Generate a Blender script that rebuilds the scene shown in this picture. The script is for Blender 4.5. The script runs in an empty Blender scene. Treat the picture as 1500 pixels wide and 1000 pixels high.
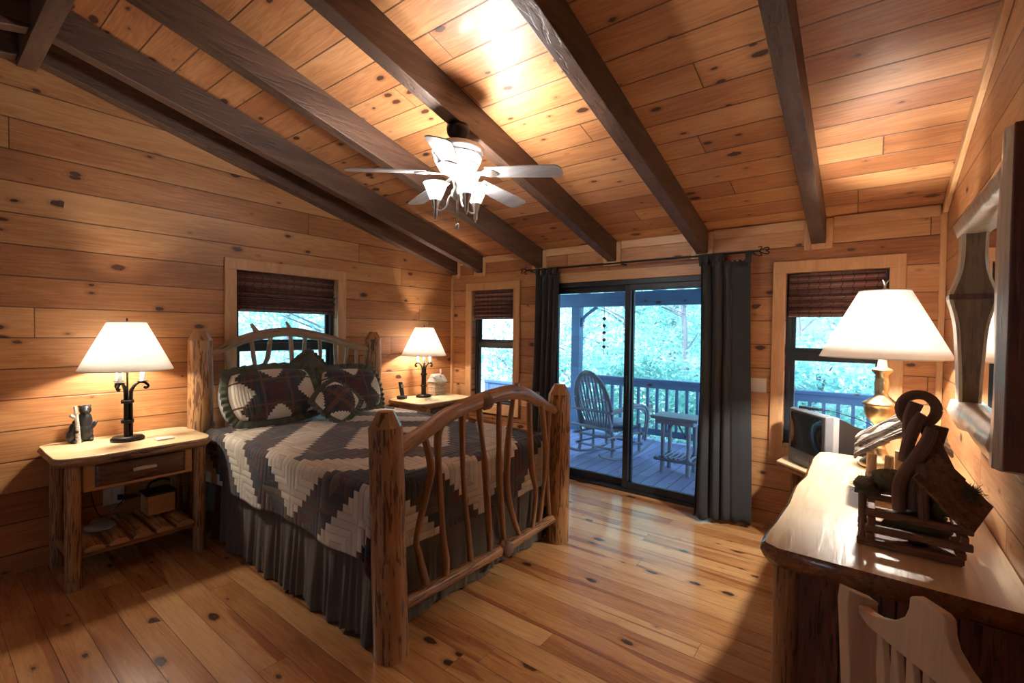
import bpy, bmesh, math, random
from mathutils import Vector, Matrix, noise as mnoise
random.seed(7)
PI = math.pi
scn = bpy.context.scene
COL = scn.collection
R = math.radians

# ------------------------------------------------------------------ camera
CAM = Vector((4.2776, -4.3270, 1.5772)); YAW, PIT, ROL, FPX = .6520, -.0224, .0128, 682.46
def basis(d):
    c, s = math.cos(ROL), math.sin(ROL); r = c*d[0]-s*d[1]; w = s*d[0]+c*d[1]
    c, s = math.cos(PIT), math.sin(PIT); f = c*d[2]-s*w; u = s*d[2]+c*w
    c, s = math.cos(YAW), math.sin(YAW)
    return Vector((r*c-f*s, r*s+f*c, u))
cd = bpy.data.cameras.new('camera'); cam = bpy.data.objects.new('camera', cd); COL.objects.link(cam)
rx, ux, fx = basis((1,0,0)), basis((0,1,0)), basis((0,0,1))
m = Matrix((rx, ux, -fx)).transposed().to_4x4(); m.translation = CAM
cam.matrix_world = m
cd.sensor_fit = 'HORIZONTAL'; cd.sensor_width = 36; cd.lens = 36*FPX/1500; cd.clip_start = .02; cd.clip_end = 300
scn.camera = cam

# ------------------------------------------------------------------ view, world, daylight
vs = scn.view_settings
vs.view_transform = 'Standard'; vs.look = 'None'; vs.gamma = 1; vs.use_curve_mapping = False; vs.exposure = 0.08
wd = bpy.data.worlds.new('sky'); scn.world = wd; wd.use_nodes = True
wn = wd.node_tree; bg = wn.nodes['Background']
wtc = wn.nodes.new('ShaderNodeTexCoord'); wsx = wn.nodes.new('ShaderNodeSeparateXYZ'); wrp = wn.nodes.new('ShaderNodeValToRGB')
wn.links.new(wtc.outputs['Generated'], wsx.inputs[0]); wn.links.new(wsx.outputs[2], wrp.inputs[0]); wn.links.new(wrp.outputs[0], bg.inputs[0])
wrp.color_ramp.elements[0].position = 0.0; wrp.color_ramp.elements[0].color = (.72, .90, 1, 1)
wrp.color_ramp.elements[1].position = .7; wrp.color_ramp.elements[1].color = (.36, .62, 1, 1)
bg.inputs[1].default_value = 5.2
sun = bpy.data.lights.new('sun', 'SUN'); sun.energy = 9.0; sun.angle = R(10); sun.color = (.92, 1, .97)
so = bpy.data.objects.new('sun', sun); COL.objects.link(so); so.rotation_euler = (R(38), R(12), R(-25))
def portal(name, loc, rot, sx, sy):
    l = bpy.data.lights.new(name, 'AREA'); l.shape = 'RECTANGLE'; l.size = sx; l.size_y = sy; l.cycles.is_portal = True
    o = bpy.data.objects.new(name, l); COL.objects.link(o); o.location = loc; o.rotation_euler = rot
portal('door_portal', (2.38, .16, 1.05), (R(-90), 0, 0), 1.8, 2.1)
portal('window_portal', (.67, .16, 1.37), (R(-90), 0, 0), .66, 1.42)
portal('window_portal', (4.07, .16, 1.37), (R(-90), 0, 0), .66, 1.42)
portal('window_portal', (-.16, -2.125, 1.37), (0, R(-90), 0), 1.42, .97)
portal('window_portal', (2.3, -7.82, 1.5), (R(90), 0, 0), 1.2, .8)  # belongs to the unseen rear window added for fill

W, RIDGE = 4.69, -3.83
def ceil_z(y): return 2.485 + .25*(-y if y > RIDGE else (y - 2*RIDGE))

# ------------------------------------------------------------------ node helpers
class NT:
    def __init__(s, name):
        s.m = bpy.data.materials.new(name); s.m.use_nodes = True
        s.t = s.m.node_tree; s.b = s.t.nodes['Principled BSDF']; s.out = s.t.nodes['Material Output']
    def n(s, ty, **k):
        x = s.t.nodes.new('ShaderNode'+ty)
        for a, v in k.items(): setattr(x, a, v)
        return x
    def put(s, sock, v):
        if isinstance(v, bpy.types.NodeSocket): s.t.links.new(v, sock)
        elif v is not None:
            try: sock.default_value = v
            except Exception: sock.default_value = (v[0], v[1], v[2], 1)
    def f(s, op, a, b=None, c=None, clamp=False):
        x = s.n('Math', operation=op); x.use_clamp = clamp
        s.put(x.inputs[0], a); s.put(x.inputs[1], b) if b is not None else 0
        if c is not None: s.put(x.inputs[2], c)
        return x.outputs[0]
    def comb(s, a, b, c):
        x = s.n('CombineXYZ')
        for i, v in enumerate((a, b, c)): s.put(x.inputs[i], v)
        return x.outputs[0]
    def sep(s, v):
        x = s.n('SeparateXYZ'); s.put(x.inputs[0], v); return x.outputs
    def noise(s, v, scale=1, detail=3, rough=.5, dist=0):
        x = s.n('TexNoise'); s.put(x.inputs['Vector'], v); x.inputs['Scale'].default_value = scale
        x.inputs['Detail'].default_value = detail; x.inputs['Roughness'].default_value = rough; x.inputs['Distortion'].default_value = dist
        return x.outputs['Fac']
    def wn(s, v):
        x = s.n('TexWhiteNoise', noise_dimensions='3D'); s.put(x.inputs['Vector'], v); return x.outputs['Value']
    def ramp(s, fac, stops, interp='LINEAR'):
        x = s.n('ValToRGB'); s.put(x.inputs[0], fac); r = x.color_ramp; r.interpolation = interp
        while len(r.elements) < len(stops): r.elements.new(.5)
        for e, (p, c) in zip(r.elements, stops):
            e.position = p; e.color = (c, c, c, 1) if isinstance(c, (int, float)) else (c[0], c[1], c[2], 1)
        return x.outputs[0]
    def smooth(s, v, a, b):
        x = s.n('MapRange', interpolation_type='SMOOTHSTEP'); s.put(x.inputs[0], v); x.inputs[1].default_value = a; x.inputs[2].default_value = b
        x.inputs[3].default_value = 0; x.inputs[4].default_value = 1
        return x.outputs[0]
    def mix(s, fac, a, b, mode='MIX'):
        x = s.n('Mix', data_type='RGBA', blend_type=mode); s.put(x.inputs[0], fac); s.put(x.inputs[6], a); s.put(x.inputs[7], b)
        return x.outputs[2]
    def bump(s, h, strength=.3, dist=.01):
        x = s.n('Bump'); x.inputs['Strength'].default_value = strength; x.inputs['Distance'].default_value = dist; s.put(x.inputs['Height'], h)
        s.t.links.new(x.outputs[0], s.b.inputs['Normal'])
    def set(s, **k):
        for a, v in k.items(): s.put(s.b.inputs[{'col':'Base Color','rough':'Roughness','metal':'Metallic','coat':'Coat Weight','crough':'Coat Roughness','spec':'Specular IOR Level','emis':'Emission Color','estr':'Emission Strength','sheen':'Sheen Weight'}[a]], v)
        return s.m

def plain(name, col, rough=.5, metal=0, **k):
    t = NT(name); t.set(col=(col[0], col[1], col[2], 1), rough=rough, metal=metal, **k); return t.m

def planks(name, along, across, width, length, phase, cols, knot=.5, rough=.35, coat=0.0, seam=.012, dark_board=.0, tone=.35, groove=.6, kscale=1.0, heart=0.0):
    t = NT(name)
    tc = t.n('TexCoord').outputs['Object']; s = t.sep(tc)
    u, v = s[along], s[across]
    vr = t.f('DIVIDE', t.f('SUBTRACT', v, phase), width)
    row = t.f('FLOOR', vr); fv = t.f('SUBTRACT', vr, row)
    rr = t.wn(t.comb(row, 3.1, 7.7))
    uu = t.f('ADD', t.f('DIVIDE', u, length), t.f('MULTIPLY', rr, 13.7))
    colm = t.f('FLOOR', uu); fu = t.f('SUBTRACT', uu, colm)
    bid = t.wn(t.comb(row, colm, 1.3)); bid2 = t.wn(t.comb(row, colm, 9.1))
    off = t.f('MULTIPLY', bid, 57.0)
    # knots: sparse stretched voronoi cells
    vv = t.f('ADD', v, off); u2 = t.f('ADD', u, off)
    vo = t.n('TexVoronoi', voronoi_dimensions='2D', feature='F1'); vo.inputs['Scale'].default_value = 1; vo.inputs['Randomness'].default_value = .9
    t.put(vo.inputs['Vector'], t.comb(t.f('MULTIPLY', u2, 5.2/kscale), t.f('MULTIPLY', vv, 10.5/kscale), 0))
    kd = vo.outputs['Distance']; kc = t.sep(vo.outputs['Color'])
    size = t.f('MULTIPLY', t.f('POWER', t.f('MAXIMUM', t.f('DIVIDE', t.f('SUBTRACT', kc[0], 1-knot), knot), 0), 1.6), .24)            # <0 for most cells: no knot
    kn = t.f('SUBTRACT', kd, size)
    kwob = t.f('ADD', kn, t.f('MULTIPLY', t.f('SUBTRACT', t.noise(tc, 45, 2), .5), .14))
    knot_core = t.f('MULTIPLY', t.f('SUBTRACT', 1, t.smooth(kwob, -.03, .025)), t.f('GREATER_THAN', size, .012))
    halo = t.f('MULTIPLY', t.f('SUBTRACT', 1, t.smooth(kn, .0, .20)), t.f('GREATER_THAN', size, .0))
    # grain
    g1 = t.noise(t.comb(t.f('MULTIPLY', u2, 1.1), t.f('ADD', t.f('MULTIPLY', vv, 14), t.f('MULTIPLY', halo, .9)), off), 1, 3, .55, .6)
    rings = t.f('FRACT', t.f('MULTIPLY', g1, 7))
    rings = t.f('ABSOLUTE', t.f('SUBTRACT', rings, .5))
    g2 = t.noise(t.comb(t.f('MULTIPLY', u, 4), t.f('MULTIPLY', v, 160), off), 1, 2, .6)
    g3 = t.noise(t.comb(t.f('MULTIPLY', u2, .8), t.f('MULTIPLY', vv, 3.5), 5), 1, 2, .5)
    fac = t.f('ADD', t.f('MULTIPLY', rings, .32), t.f('ADD', t.f('MULTIPLY', g2, .35), t.f('MULTIPLY', g3, .78)))
    fac = t.f('ADD', fac, t.f('MULTIPLY', t.f('SUBTRACT', bid2, .5), tone))
    c = t.ramp(fac, [(.22, cols[0]), (.5, cols[1]), (.72, cols[2]), (1, cols[3])])
    if heart:   # reddish heartwood streaks running with the board
        h = t.smooth(t.noise(t.comb(t.f('MULTIPLY', u2, .45), t.f('MULTIPLY', vv, 8), 2), 1, 2, .45, .5), .575, .61)
        c = t.mix(t.f('MULTIPLY', h, heart), c, (.30, .095, .032, 1))
    if dark_board:
        c = t.mix(t.f('MULTIPLY', t.f('GREATER_THAN', bid, 1-dark_board), .55), c, (.25, .10, .05, 1))
    c = t.mix(t.f('MULTIPLY', halo, .45), c, (.24, .075, .025, 1))
    c = t.mix(t.f('MULTIPLY', knot_core, .9), c, (.045, .014, .009, 1))
    e = t.f('MINIMUM', fv, t.f('SUBTRACT', 1, fv))
    sm = t.f('SUBTRACT', 1, t.smooth(e, seam*.5, seam*1.6))
    eu = t.f('MULTIPLY', t.f('MINIMUM', fu, t.f('SUBTRACT', 1, fu)), length/width)
    sm = t.f('MAXIMUM', sm, t.f('SUBTRACT', 1, t.smooth(eu, seam*.4, seam*1.2)))
    c = t.mix(t.f('MULTIPLY', sm, .8), c, (.05, .018, .008, 1))
    hh = t.f('SUBTRACT', t.f('MULTIPLY', fac, .06), t.f('MULTIPLY', sm, groove))
    t.bump(hh, .5, .006)
    t.set(col=c, rough=t.f('ADD', rough, t.f('MULTIPLY', g2, .08)), coat=coat, crough=.12)
    return t.m

PINE = [(.69,.385,.175), (.57,.28,.112), (.43,.18,.066), (.26,.095,.034)]
CEIL = [(.70,.375,.17), (.57,.265,.105), (.43,.17,.062), (.27,.095,.035)]
FLOORC = [(.76,.47,.22), (.65,.355,.145), (.50,.23,.08), (.29,.10,.034)]
M = {}
M['wall_side'] = planks('knotty_pine_wall', 1, 2, .1963, 3.4, .120, PINE, knot=.17, rough=.42, seam=.018)
M['wall_back'] = planks('knotty_pine_wall_back', 0, 2, .1963, 2.9, .118, PINE, knot=.17, rough=.42, seam=.018)
M['ceiling'] = planks('pine_ceiling', 0, 1, .190, 3.0, .03, CEIL, knot=.29, rough=.40, coat=.12, seam=.02)
M['floor'] = planks('pine_floor', 0, 1, .135, 2.6, .02, FLOORC, knot=.15, rough=.24, coat=.35, seam=.010, tone=.35, groove=.35, heart=.8)
M['deck'] = planks('deck_boards', 1, 0, .14, 3.6, .0, [(.33,.36,.60),(.28,.31,.54),(.23,.26,.46),(.18,.20,.38)], knot=.08, rough=.6, seam=.03)
M['deckpaint'] = planks('blue_grey_porch_wood', 0, 2, .5, 4, .0, [(.13,.22,.36),(.11,.19,.32),(.09,.16,.27),(.07,.12,.2)], knot=.05, rough=.6, seam=.002)

def wood(name, cols, axis=2, rough=.45, streak=1.0, scale=1.0, coat=0, knots=.12, use_uv=False, dark=(.03,.012,.008), streak_amt=.75, thr=(.56,.66)):
    """wood with grain along one object axis, or along v when the part is a round log"""
    t = NT(name)
    if use_uv:
        uv = t.sep(t.n('TexCoord').outputs['UV']); a = t.f('MULTIPLY', uv[0], 2*PI)
        x, y, z = t.f('MULTIPLY', t.f('COSINE', a), .09), t.f('MULTIPLY', t.f('SINE', a), .09), uv[1]
        oi = t.n('ObjectInfo').outputs['Random']; z = t.f('ADD', z, t.f('MULTIPLY', oi, 7))
    else:
        s = t.sep(t.n('TexCoord').outputs['Object'])
        o = [s[i] for i in range(3) if i != axis]; x, y, z = o[0], o[1], s[axis]
    k = scale
    base = t.noise(t.comb(t.f('MULTIPLY', x, 14*k), t.f('MULTIPLY', y, 14*k), t.f('MULTIPLY', z, 1.6*k)), 1, 4, .6, .5)
    fine = t.noise(t.comb(t.f('MULTIPLY', x, 90*k), t.f('MULTIPLY', y, 90*k), t.f('MULTIPLY', z, 5*k)), 1, 2, .6)
    rg = t.f('ABSOLUTE', t.f('SUBTRACT', t.f('FRACT', t.f('MULTIPLY', base, 6)), .5))
    fac = t.f('ADD', t.f('MULTIPLY', base, .75), t.f('ADD', t.f('MULTIPLY', rg, .3), t.f('MULTIPLY', fine, .2)))
    c = t.ramp(fac, [(.3, cols[0]), (.55, cols[1]), (.85, cols[2])])
    h = fac
    if streak:
        st = t.noise(t.comb(t.f('MULTIPLY', x, 55*k), t.f('MULTIPLY', y, 55*k), t.f('MULTIPLY', z, 7*k)), 1, 3, .6, .4)
        st2 = t.noise(t.comb(t.f('MULTIPLY', x, 9*k), t.f('MULTIPLY', y, 9*k), t.f('MULTIPLY', z, 2.5*k)), 1, 2, .5)
        sm = t.smooth(t.f('ADD', st, t.f('MULTIPLY', t.f('SUBTRACT', st2, .5), .35)), thr[0], thr[1])
        c = t.mix(t.f('MULTIPLY', sm, streak_amt*streak), c, (dark[0], dark[1], dark[2], 1))
        h = t.f('SUBTRACT', fac, t.f('MULTIPLY', sm, .6))
    if knots:
        vo = t.n('TexVoronoi', feature='F1'); vo.inputs['Scale'].default_value = 1
        t.put(vo.inputs['Vector'], t.comb(t.f('MULTIPLY', x, 9*k), t.f('MULTIPLY', y, 9*k), t.f('MULTIPLY', z, 4.5*k)))
        kc = t.sep(vo.outputs['Color']); d = t.f('SUBTRACT', vo.outputs['Distance'], t.f('MULTIPLY', t.f('SUBTRACT', kc[1], 1-knots), .3/knots))
        km = t.f('MULTIPLY', t.f('SUBTRACT', 1, t.smooth(d, -.05, .08)), t.f('GREATER_THAN', kc[1], 1-knots))
        c = t.mix(t.f('MULTIPLY', km, .8), c, (.05, .018, .01, 1))
    t.bump(h, .45, .006)
    t.set(col=c, rough=rough, coat=coat, crough=.2)
    return t.m
LOGC = [(.55,.32,.145), (.41,.21,.085), (.25,.11,.042)]
M['log'] = wood('peeled_log', LOGC, use_uv=True, rough=.4, coat=.25, thr=(.52,.60), dark=(.07,.025,.012), streak_amt=.8)
M['branch'] = wood('peeled_branch', [(.48,.275,.145), (.35,.18,.085), (.20,.09,.045)], use_uv=True, rough=.38, coat=.3, thr=(.58,.68), dark=(.07,.025,.015))
M['greybranch'] = wood('weathered_branch', [(.50,.36,.22), (.38,.26,.16), (.22,.14,.09)], use_uv=True, rough=.45, thr=(.60,.70), dark=(.06,.03,.02))
M['beam'] = wood('dark_stained_beam', [(.155,.084,.054), (.10,.053,.034), (.05,.026,.018)], axis=1, rough=.5, streak=.5, knots=.06, scale=.7, dark=(.02,.01,.008))
M['beamx'] = wood('dark_stained_ridge', [(.155,.084,.054), (.10,.053,.034), (.05,.026,.018)], axis=0, rough=.5, streak=.5, knots=.06, scale=.7, dark=(.02,.01,.008))
TRIMC = [(.76,.48,.25), (.68,.38,.175), (.56,.27,.11)]
M['trimx'] = wood('pine_trim_x', TRIMC, axis=0, streak=0, knots=.05, rough=.4)
M['trimy'] = wood('pine_trim_y', TRIMC, axis=1, streak=0, knots=.05, rough=.4)
M['trimz'] = wood('pine_trim_z', TRIMC, axis=2, streak=0, knots=.05, rough=.4)
M['slab'] = wood('varnished_slab_y', [(.90,.72,.46), (.82,.60,.34), (.60,.36,.16)], axis=1, streak=0, knots=.06, rough=.36, coat=.22, scale=.6)
M['slabedge'] = wood('bark_edge', [(.52,.32,.16), (.36,.19,.09), (.16,.08,.04)], axis=1, streak=1, knots=.05, rough=.45, scale=.8)
M['panelwood'] = wood('drawer_box_pine', [(.72,.42,.18), (.60,.32,.12), (.44,.2,.07)], axis=1, streak=0, knots=.03, rough=.45)
M['barkdark'] = wood('dark_half_log', [(.24,.12,.06), (.16,.075,.04), (.08,.035,.02)], axis=1, streak=1, knots=.05, rough=.4, coat=.3)
M['barkside'] = wood('dark_side_panel', [(.26,.11,.055), (.17,.07,.038), (.08,.032,.02)], axis=2, streak=1, knots=.04, rough=.45)
M['mirrorwood'] = wood('live_edge_frame', [(.78,.69,.56), (.68,.57,.43), (.46,.34,.22)], axis=2, streak=.6, knots=.06, rough=.28, coat=.5, thr=(.6,.7))
M['mirrorshade'] = wood('shaded_inner_frame', [(.36,.24,.13), (.26,.165,.085), (.16,.09,.045)], axis=2, streak=.3, knots=.04, rough=.4)  # frame wood with the shade of its inner face put into the colour
M['mirrorred'] = wood('reddish_frame_side', [(.22,.085,.045), (.16,.06,.033), (.10,.035,.02)], axis=2, streak=.3, knots=.04, rough=.4)
M['chair'] = wood('bare_pine', [(.80,.62,.42), (.74,.55,.36), (.60,.40,.24)], axis=2, streak=0, knots=.02, rough=.5)
M['greywood'] = wood('grey_porch_wood', [(.36,.42,.50), (.27,.32,.40), (.16,.19,.25)], use_uv=True, rough=.55, thr=(.62,.72), dark=(.05,.05,.06))
M['greyboard'] = wood('grey_porch_board', [(.36,.42,.50), (.29,.34,.42), (.18,.22,.28)], axis=0, rough=.55, streak=0, knots=0)
M['driftwood'] = wood('driftwood', [(.31,.18,.12), (.21,.115,.075), (.10,.052,.034)], use_uv=True, rough=.7, streak=.4, scale=2)
M['cabinwood'] = wood('rough_red_brown_slats', [(.36,.18,.09), (.25,.115,.058), (.12,.05,.028)], axis=0, rough=.65, streak=.7, scale=3)
M['birch'] = wood('birch_bark', [(.62,.50,.36), (.50,.33,.19), (.34,.18,.09)], use_uv=True, rough=.6, streak=.5, scale=3)
M['barkroof'] = wood('pale_bark_roof', [(.80,.74,.66), (.58,.51,.44), (.26,.20,.16)], axis=0, rough=.6, streak=1, scale=2.5)
M['moss'] = plain('dried_moss', (.13,.105,.055), .95)
M['black'] = plain('black_iron', (.018,.014,.012), .38, .6)
M['blackplastic'] = plain('black_plastic', (.015,.016,.018), .35)
M['bronze'] = plain('dark_bronze_window_frame', (.030,.036,.045), .4, .3)
M['brass'] = plain('brushed_brass', (.62,.49,.31), .30, 1)
M['silver'] = plain('brushed_nickel', (.62,.60,.57), .3, 1)
M['whiteplastic'] = plain('ivory_plastic', (.72,.68,.58), .4)
M['candle'] = plain('white_candle_sleeve', (.85,.82,.74), .5)
M['tvsilver'] = plain('silver_plastic', (.34,.34,.35), .38)
M['tvface'] = plain('grey_plastic', (.16,.17,.19), .4)
M['screen'] = plain('dark_glass_screen', (.03,.035,.04), .08, coat=1)
M['white'] = plain('white_cotton', (.72,.72,.72), .8)
M['antler'] = plain('antler_pull', (.62,.56,.46), .4)
M['blade'] = wood('grey_fan_blade', [(.46,.44,.44),(.38,.36,.36),(.28,.26,.26)], axis=0, streak=0, knots=0, rough=.45)

def fabric(name, c1, c2, scale=300, rough=.9, bump=.2):
    t = NT(name); tc = t.n('TexCoord').outputs['Object']
    n1 = t.noise(tc, scale, 2, .6); n2 = t.noise(tc, 12, 2)
    c = t.mix(t.f('ADD', t.f('MULTIPLY', n1, .6), t.f('MULTIPLY', n2, .4)), (c1[0],c1[1],c1[2],1), (c2[0],c2[1],c2[2],1))
    t.bump(n1, bump, .002); t.set(col=c, rough=rough, sheen=.1); return t.m
M['curtain'] = fabric('charcoal_curtain', (.022,.024,.028), (.040,.041,.044))
M['skirt'] = fabric('olive_brown_skirt', (.085,.068,.052), (.135,.110,.082), 200)
M['ruffle'] = fabric('green_print_ruffle', (.035,.045,.032), (.15,.16,.11), 160)
M['cushion'] = fabric('grey_cushion', (.25,.30,.40), (.35,.40,.5), 200)

def quilt_mat(name, B=.33, logs=8, medallion=False, jitter=0):
    """log-cabin patchwork: cream and dark half blocks set in nested diamonds round the origin of the uv"""
    t = NT(name); uv = t.sep(t.n('TexCoord').outputs['UV'])
    U, V = uv[0], uv[1]; l = B/logs
    aU, aV = t.f('ABSOLUTE', U), t.f('ABSOLUTE', V)
    iU, iV = t.f('FLOOR', t.f('DIVIDE', aU, l)), t.f('FLOOR', t.f('DIVIDE', aV, l))
    sU, sV = t.f('MULTIPLY', t.f('ADD', iU, .5), l), t.f('MULTIPLY', t.f('ADD', iV, .5), l)
    s = t.f('ADD', sU, sV)
    cream = t.f('LESS_THAN', t.f('FRACT', t.f('DIVIDE', t.f('SUBTRACT', s, -B*1.0 if medallion else .14), 2*B)), .5 if not medallion else .42)
    bi, bj = t.f('FLOOR', t.f('DIVIDE', U, B)), t.f('FLOOR', t.f('DIVIDE', V, B))
    a = t.f('SUBTRACT', t.f('FRACT', t.f('DIVIDE', U, B)), .5); b = t.f('SUBTRACT', t.f('FRACT', t.f('DIVIDE', V, B)), .5)
    ka, kb = t.f('FLOOR', t.f('MULTIPLY', a, logs)), t.f('FLOOR', t.f('MULTIPLY', b, logs))
    horiz = t.f('GREATER_THAN', t.f('ABSOLUTE', b), t.f('ABSOLUTE', a))
    idx = t.f('ADD', t.f('MULTIPLY', horiz, kb), t.f('MULTIPLY', t.f('SUBTRACT', 1, horiz), ka))
    rnd = t.wn(t.comb(t.f('ADD', idx, t.f('MULTIPLY', horiz, 31)), bi, bj))
    dark = t.ramp(rnd, [(0, (.030,.034,.055)), (.18, (.085,.026,.030)), (.36, (.080,.055,.042)), (.52, (.045,.050,.045)), (.66, (.028,.030,.040)), (.80, (.13,.095,.075)), (.92, (.060,.035,.045))], 'CONSTANT')
    crm = t.ramp(rnd, [(0, (.70,.63,.51)), (.35, (.62,.54,.43)), (.7, (.75,.68,.56))], 'CONSTANT')
    prt = t.noise(t.comb(U, V, 0), 170, 2, .7)
    dark = t.mix(t.f('MULTIPLY', t.smooth(prt, .52, .7), .45), dark, (.22,.19,.16,1))
    c = t.mix(cream, dark, crm)
    fu, fv = t.f('FRACT', t.f('DIVIDE', aU, l)), t.f('FRACT', t.f('DIVIDE', aV, l))
    # seams of the logs (raised strips) and hand-quilting dimples across them
    along = t.f('ADD', t.f('MULTIPLY', horiz, fv), t.f('MULTIPLY', t.f('SUBTRACT', 1, horiz), fu))
    ridge = t.f('SINE', t.f('MULTIPLY', along, PI))
    ax = t.f('ADD', t.f('MULTIPLY', horiz, U), t.f('MULTIPLY', t.f('SUBTRACT', 1, horiz), V))
    dim = t.f('MULTIPLY', t.f('ABSOLUTE', t.f('SINE', t.f('MULTIPLY', ax, 260))), .25)
    c = t.mix(t.f('MULTIPLY', t.f('SUBTRACT', 1, t.smooth(ridge, .0, .35)), .35), c, (.03,.025,.02,1))
    h = t.f('ADD', t.f('POWER', ridge, .6), dim)
    t.bump(h, .6, .006); t.set(col=c, rough=.9, sheen=.15); return t.m
M['quilt'] = quilt_mat('log_cabin_quilt')

def sham_mat(name, l, mode, sash):
    t = NT(name); uv = t.sep(t.n('TexCoord').outputs['UV']); U, V = uv[0], uv[1]
    def stp(q): return t.f('MULTIPLY', t.f('ADD', t.f('FLOOR', t.f('DIVIDE', t.f('ABSOLUTE', q), l)), .5), l)
    a, b = stp(U), stp(V)
    def dia(x, y, r): return t.f('LESS_THAN', t.f('ADD', t.f('ABSOLUTE', t.f('SUBTRACT', a, x)), t.f('ABSOLUTE', t.f('SUBTRACT', b, y))), r)
    if mode == 'sham': cream = t.f('MAXIMUM', t.f('MAXIMUM', dia(.32, .0, .155), dia(0, .215, .115)), dia(.33, .23, .105))
    else: cream = dia(.165, .165, .15)
    iu, iv = t.f('FLOOR', t.f('DIVIDE', U, l)), t.f('FLOOR', t.f('DIVIDE', V, l))
    hz_ = t.f('GREATER_THAN', t.f('ABSOLUTE', V), t.f('ABSOLUTE', U))
    rnd = t.wn(t.comb(t.f('MULTIPLY', hz_, iv), t.f('MULTIPLY', t.f('SUBTRACT', 1, hz_), iu), hz_))
    dark = t.ramp(rnd, [(0, (.026,.030,.045)), (.25, (.075,.020,.024)), (.45, (.045,.052,.042)), (.65, (.024,.026,.032)), (.8, (.085,.055,.040))], 'CONSTANT')
    prt = t.noise(t.comb(U, V, 0), 170, 2, .7); dark = t.mix(t.f('MULTIPLY', t.smooth(prt, .52, .7), .4), dark, (.22,.20,.16,1))
    sU = t.f('LESS_THAN', t.f('ABSOLUTE', t.f('SUBTRACT', t.f('ABSOLUTE', U), sash)), .008); sV = t.f('LESS_THAN', t.f('ABSOLUTE', t.f('SUBTRACT', t.f('ABSOLUTE', V), sash)), .008)
    c = t.mix(cream, dark, (.72,.66,.54,1)); c = t.mix(t.f('MAXIMUM', sU, sV), c, (.13,.065,.045,1))
    ctr = t.f('MULTIPLY', t.f('LESS_THAN', t.f('ABSOLUTE', U), sash*.62), t.f('LESS_THAN', t.f('ABSOLUTE', V), sash*.62)); c = t.mix(t.f('MULTIPLY', ctr, .7), c, (.085,.018,.022,1))
    ridge = t.f('SINE', t.f('MULTIPLY', t.f('FRACT', t.f('DIVIDE', t.f('ADD', t.f('MULTIPLY', hz_, V), t.f('MULTIPLY', t.f('SUBTRACT', 1, hz_), U)), l)), PI))
    t.bump(t.f('POWER', ridge, .6), .5, .005); t.set(col=c, rough=.9, sheen=.15); return t.m
M['sham'] = sham_mat('log_cabin_sham', .021, 'sham', .105)
M['throw'] = sham_mat('log_cabin_throw_pillow', .018, 'throw', .010)
def glass(name, tint=(.95,.97,1)):
    t = NT(name); t.t.nodes.remove(t.b)
    tr = t.n('BsdfTransparent'); tr.inputs[0].default_value = (*tint, 1); gl = t.n('BsdfGlossy'); gl.inputs['Roughness'].default_value = .02
    fr = t.n('Fresnel'); fr.inputs[0].default_value = 1.35; mx = t.n('MixShader')
    t.put(mx.inputs[0], t.f('MULTIPLY', fr.outputs[0], .8)); t.t.links.new(tr.outputs[0], mx.inputs[1]); t.t.links.new(gl.outputs[0], mx.inputs[2])
    t.t.links.new(mx.outputs[0], t.out.inputs[0]); return t.m
M['glass'] = glass('window_glass')
def shade_mat(name, col, trans=.6):
    t = NT(name); t.t.nodes.remove(t.b)
    d = t.n('BsdfDiffuse'); d.inputs[0].default_value = (*col, 1); tl = t.n('BsdfTranslucent'); tl.inputs[0].default_value = (*col, 1)
    mx = t.n('MixShader'); mx.inputs[0].default_value = trans
    t.t.links.new(d.outputs[0], mx.inputs[1]); t.t.links.new(tl.outputs[0], mx.inputs[2]); t.t.links.new(mx.outputs[0], t.out.inputs[0]); return t.m
M['shade'] = shade_mat('cream_lamp_shade', (.985,.975,.96), .62)
M['fanglass'] = shade_mat('frosted_glass', (.96,.96,.96), .75)
def mirror_mat():
    t = NT('mirror_glass'); t.set(col=(.9,.92,.92,1), rough=.01, metal=1); return t.m
M['mirror'] = mirror_mat()
def leaf_mat(name, c1, c2, trans=.45):
    t = NT(name); t.t.nodes.remove(t.b)
    tc = t.n('TexCoord').outputs['Object']; n1 = t.noise(tc, 1.3, 3, .7); n2 = t.wn(t.comb(*[t.f('FLOOR', t.f('MULTIPLY', q, 9)) for q in t.sep(tc)]))
    c = t.mix(t.f('ADD', t.f('MULTIPLY', n1, .5), t.f('MULTIPLY', n2, .5)), (*c1, 1), (*c2, 1))
    d = t.n('BsdfDiffuse'); tl = t.n('BsdfTranslucent'); t.put(d.inputs[0], c); t.put(tl.inputs[0], c)
    mx = t.n('MixShader'); mx.inputs[0].default_value = trans
    t.t.links.new(d.outputs[0], mx.inputs[1]); t.t.links.new(tl.outputs[0], mx.inputs[2]); t.t.links.new(mx.outputs[0], t.out.inputs[0]); return t.m
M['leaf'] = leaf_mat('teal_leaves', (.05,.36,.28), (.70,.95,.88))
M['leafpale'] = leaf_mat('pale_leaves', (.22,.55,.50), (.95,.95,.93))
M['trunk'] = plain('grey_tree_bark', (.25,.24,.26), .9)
M['hill'] = leaf_mat('pale_forest_floor', (.45,.72,.66), (.90,.90,.86), 0)
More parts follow.
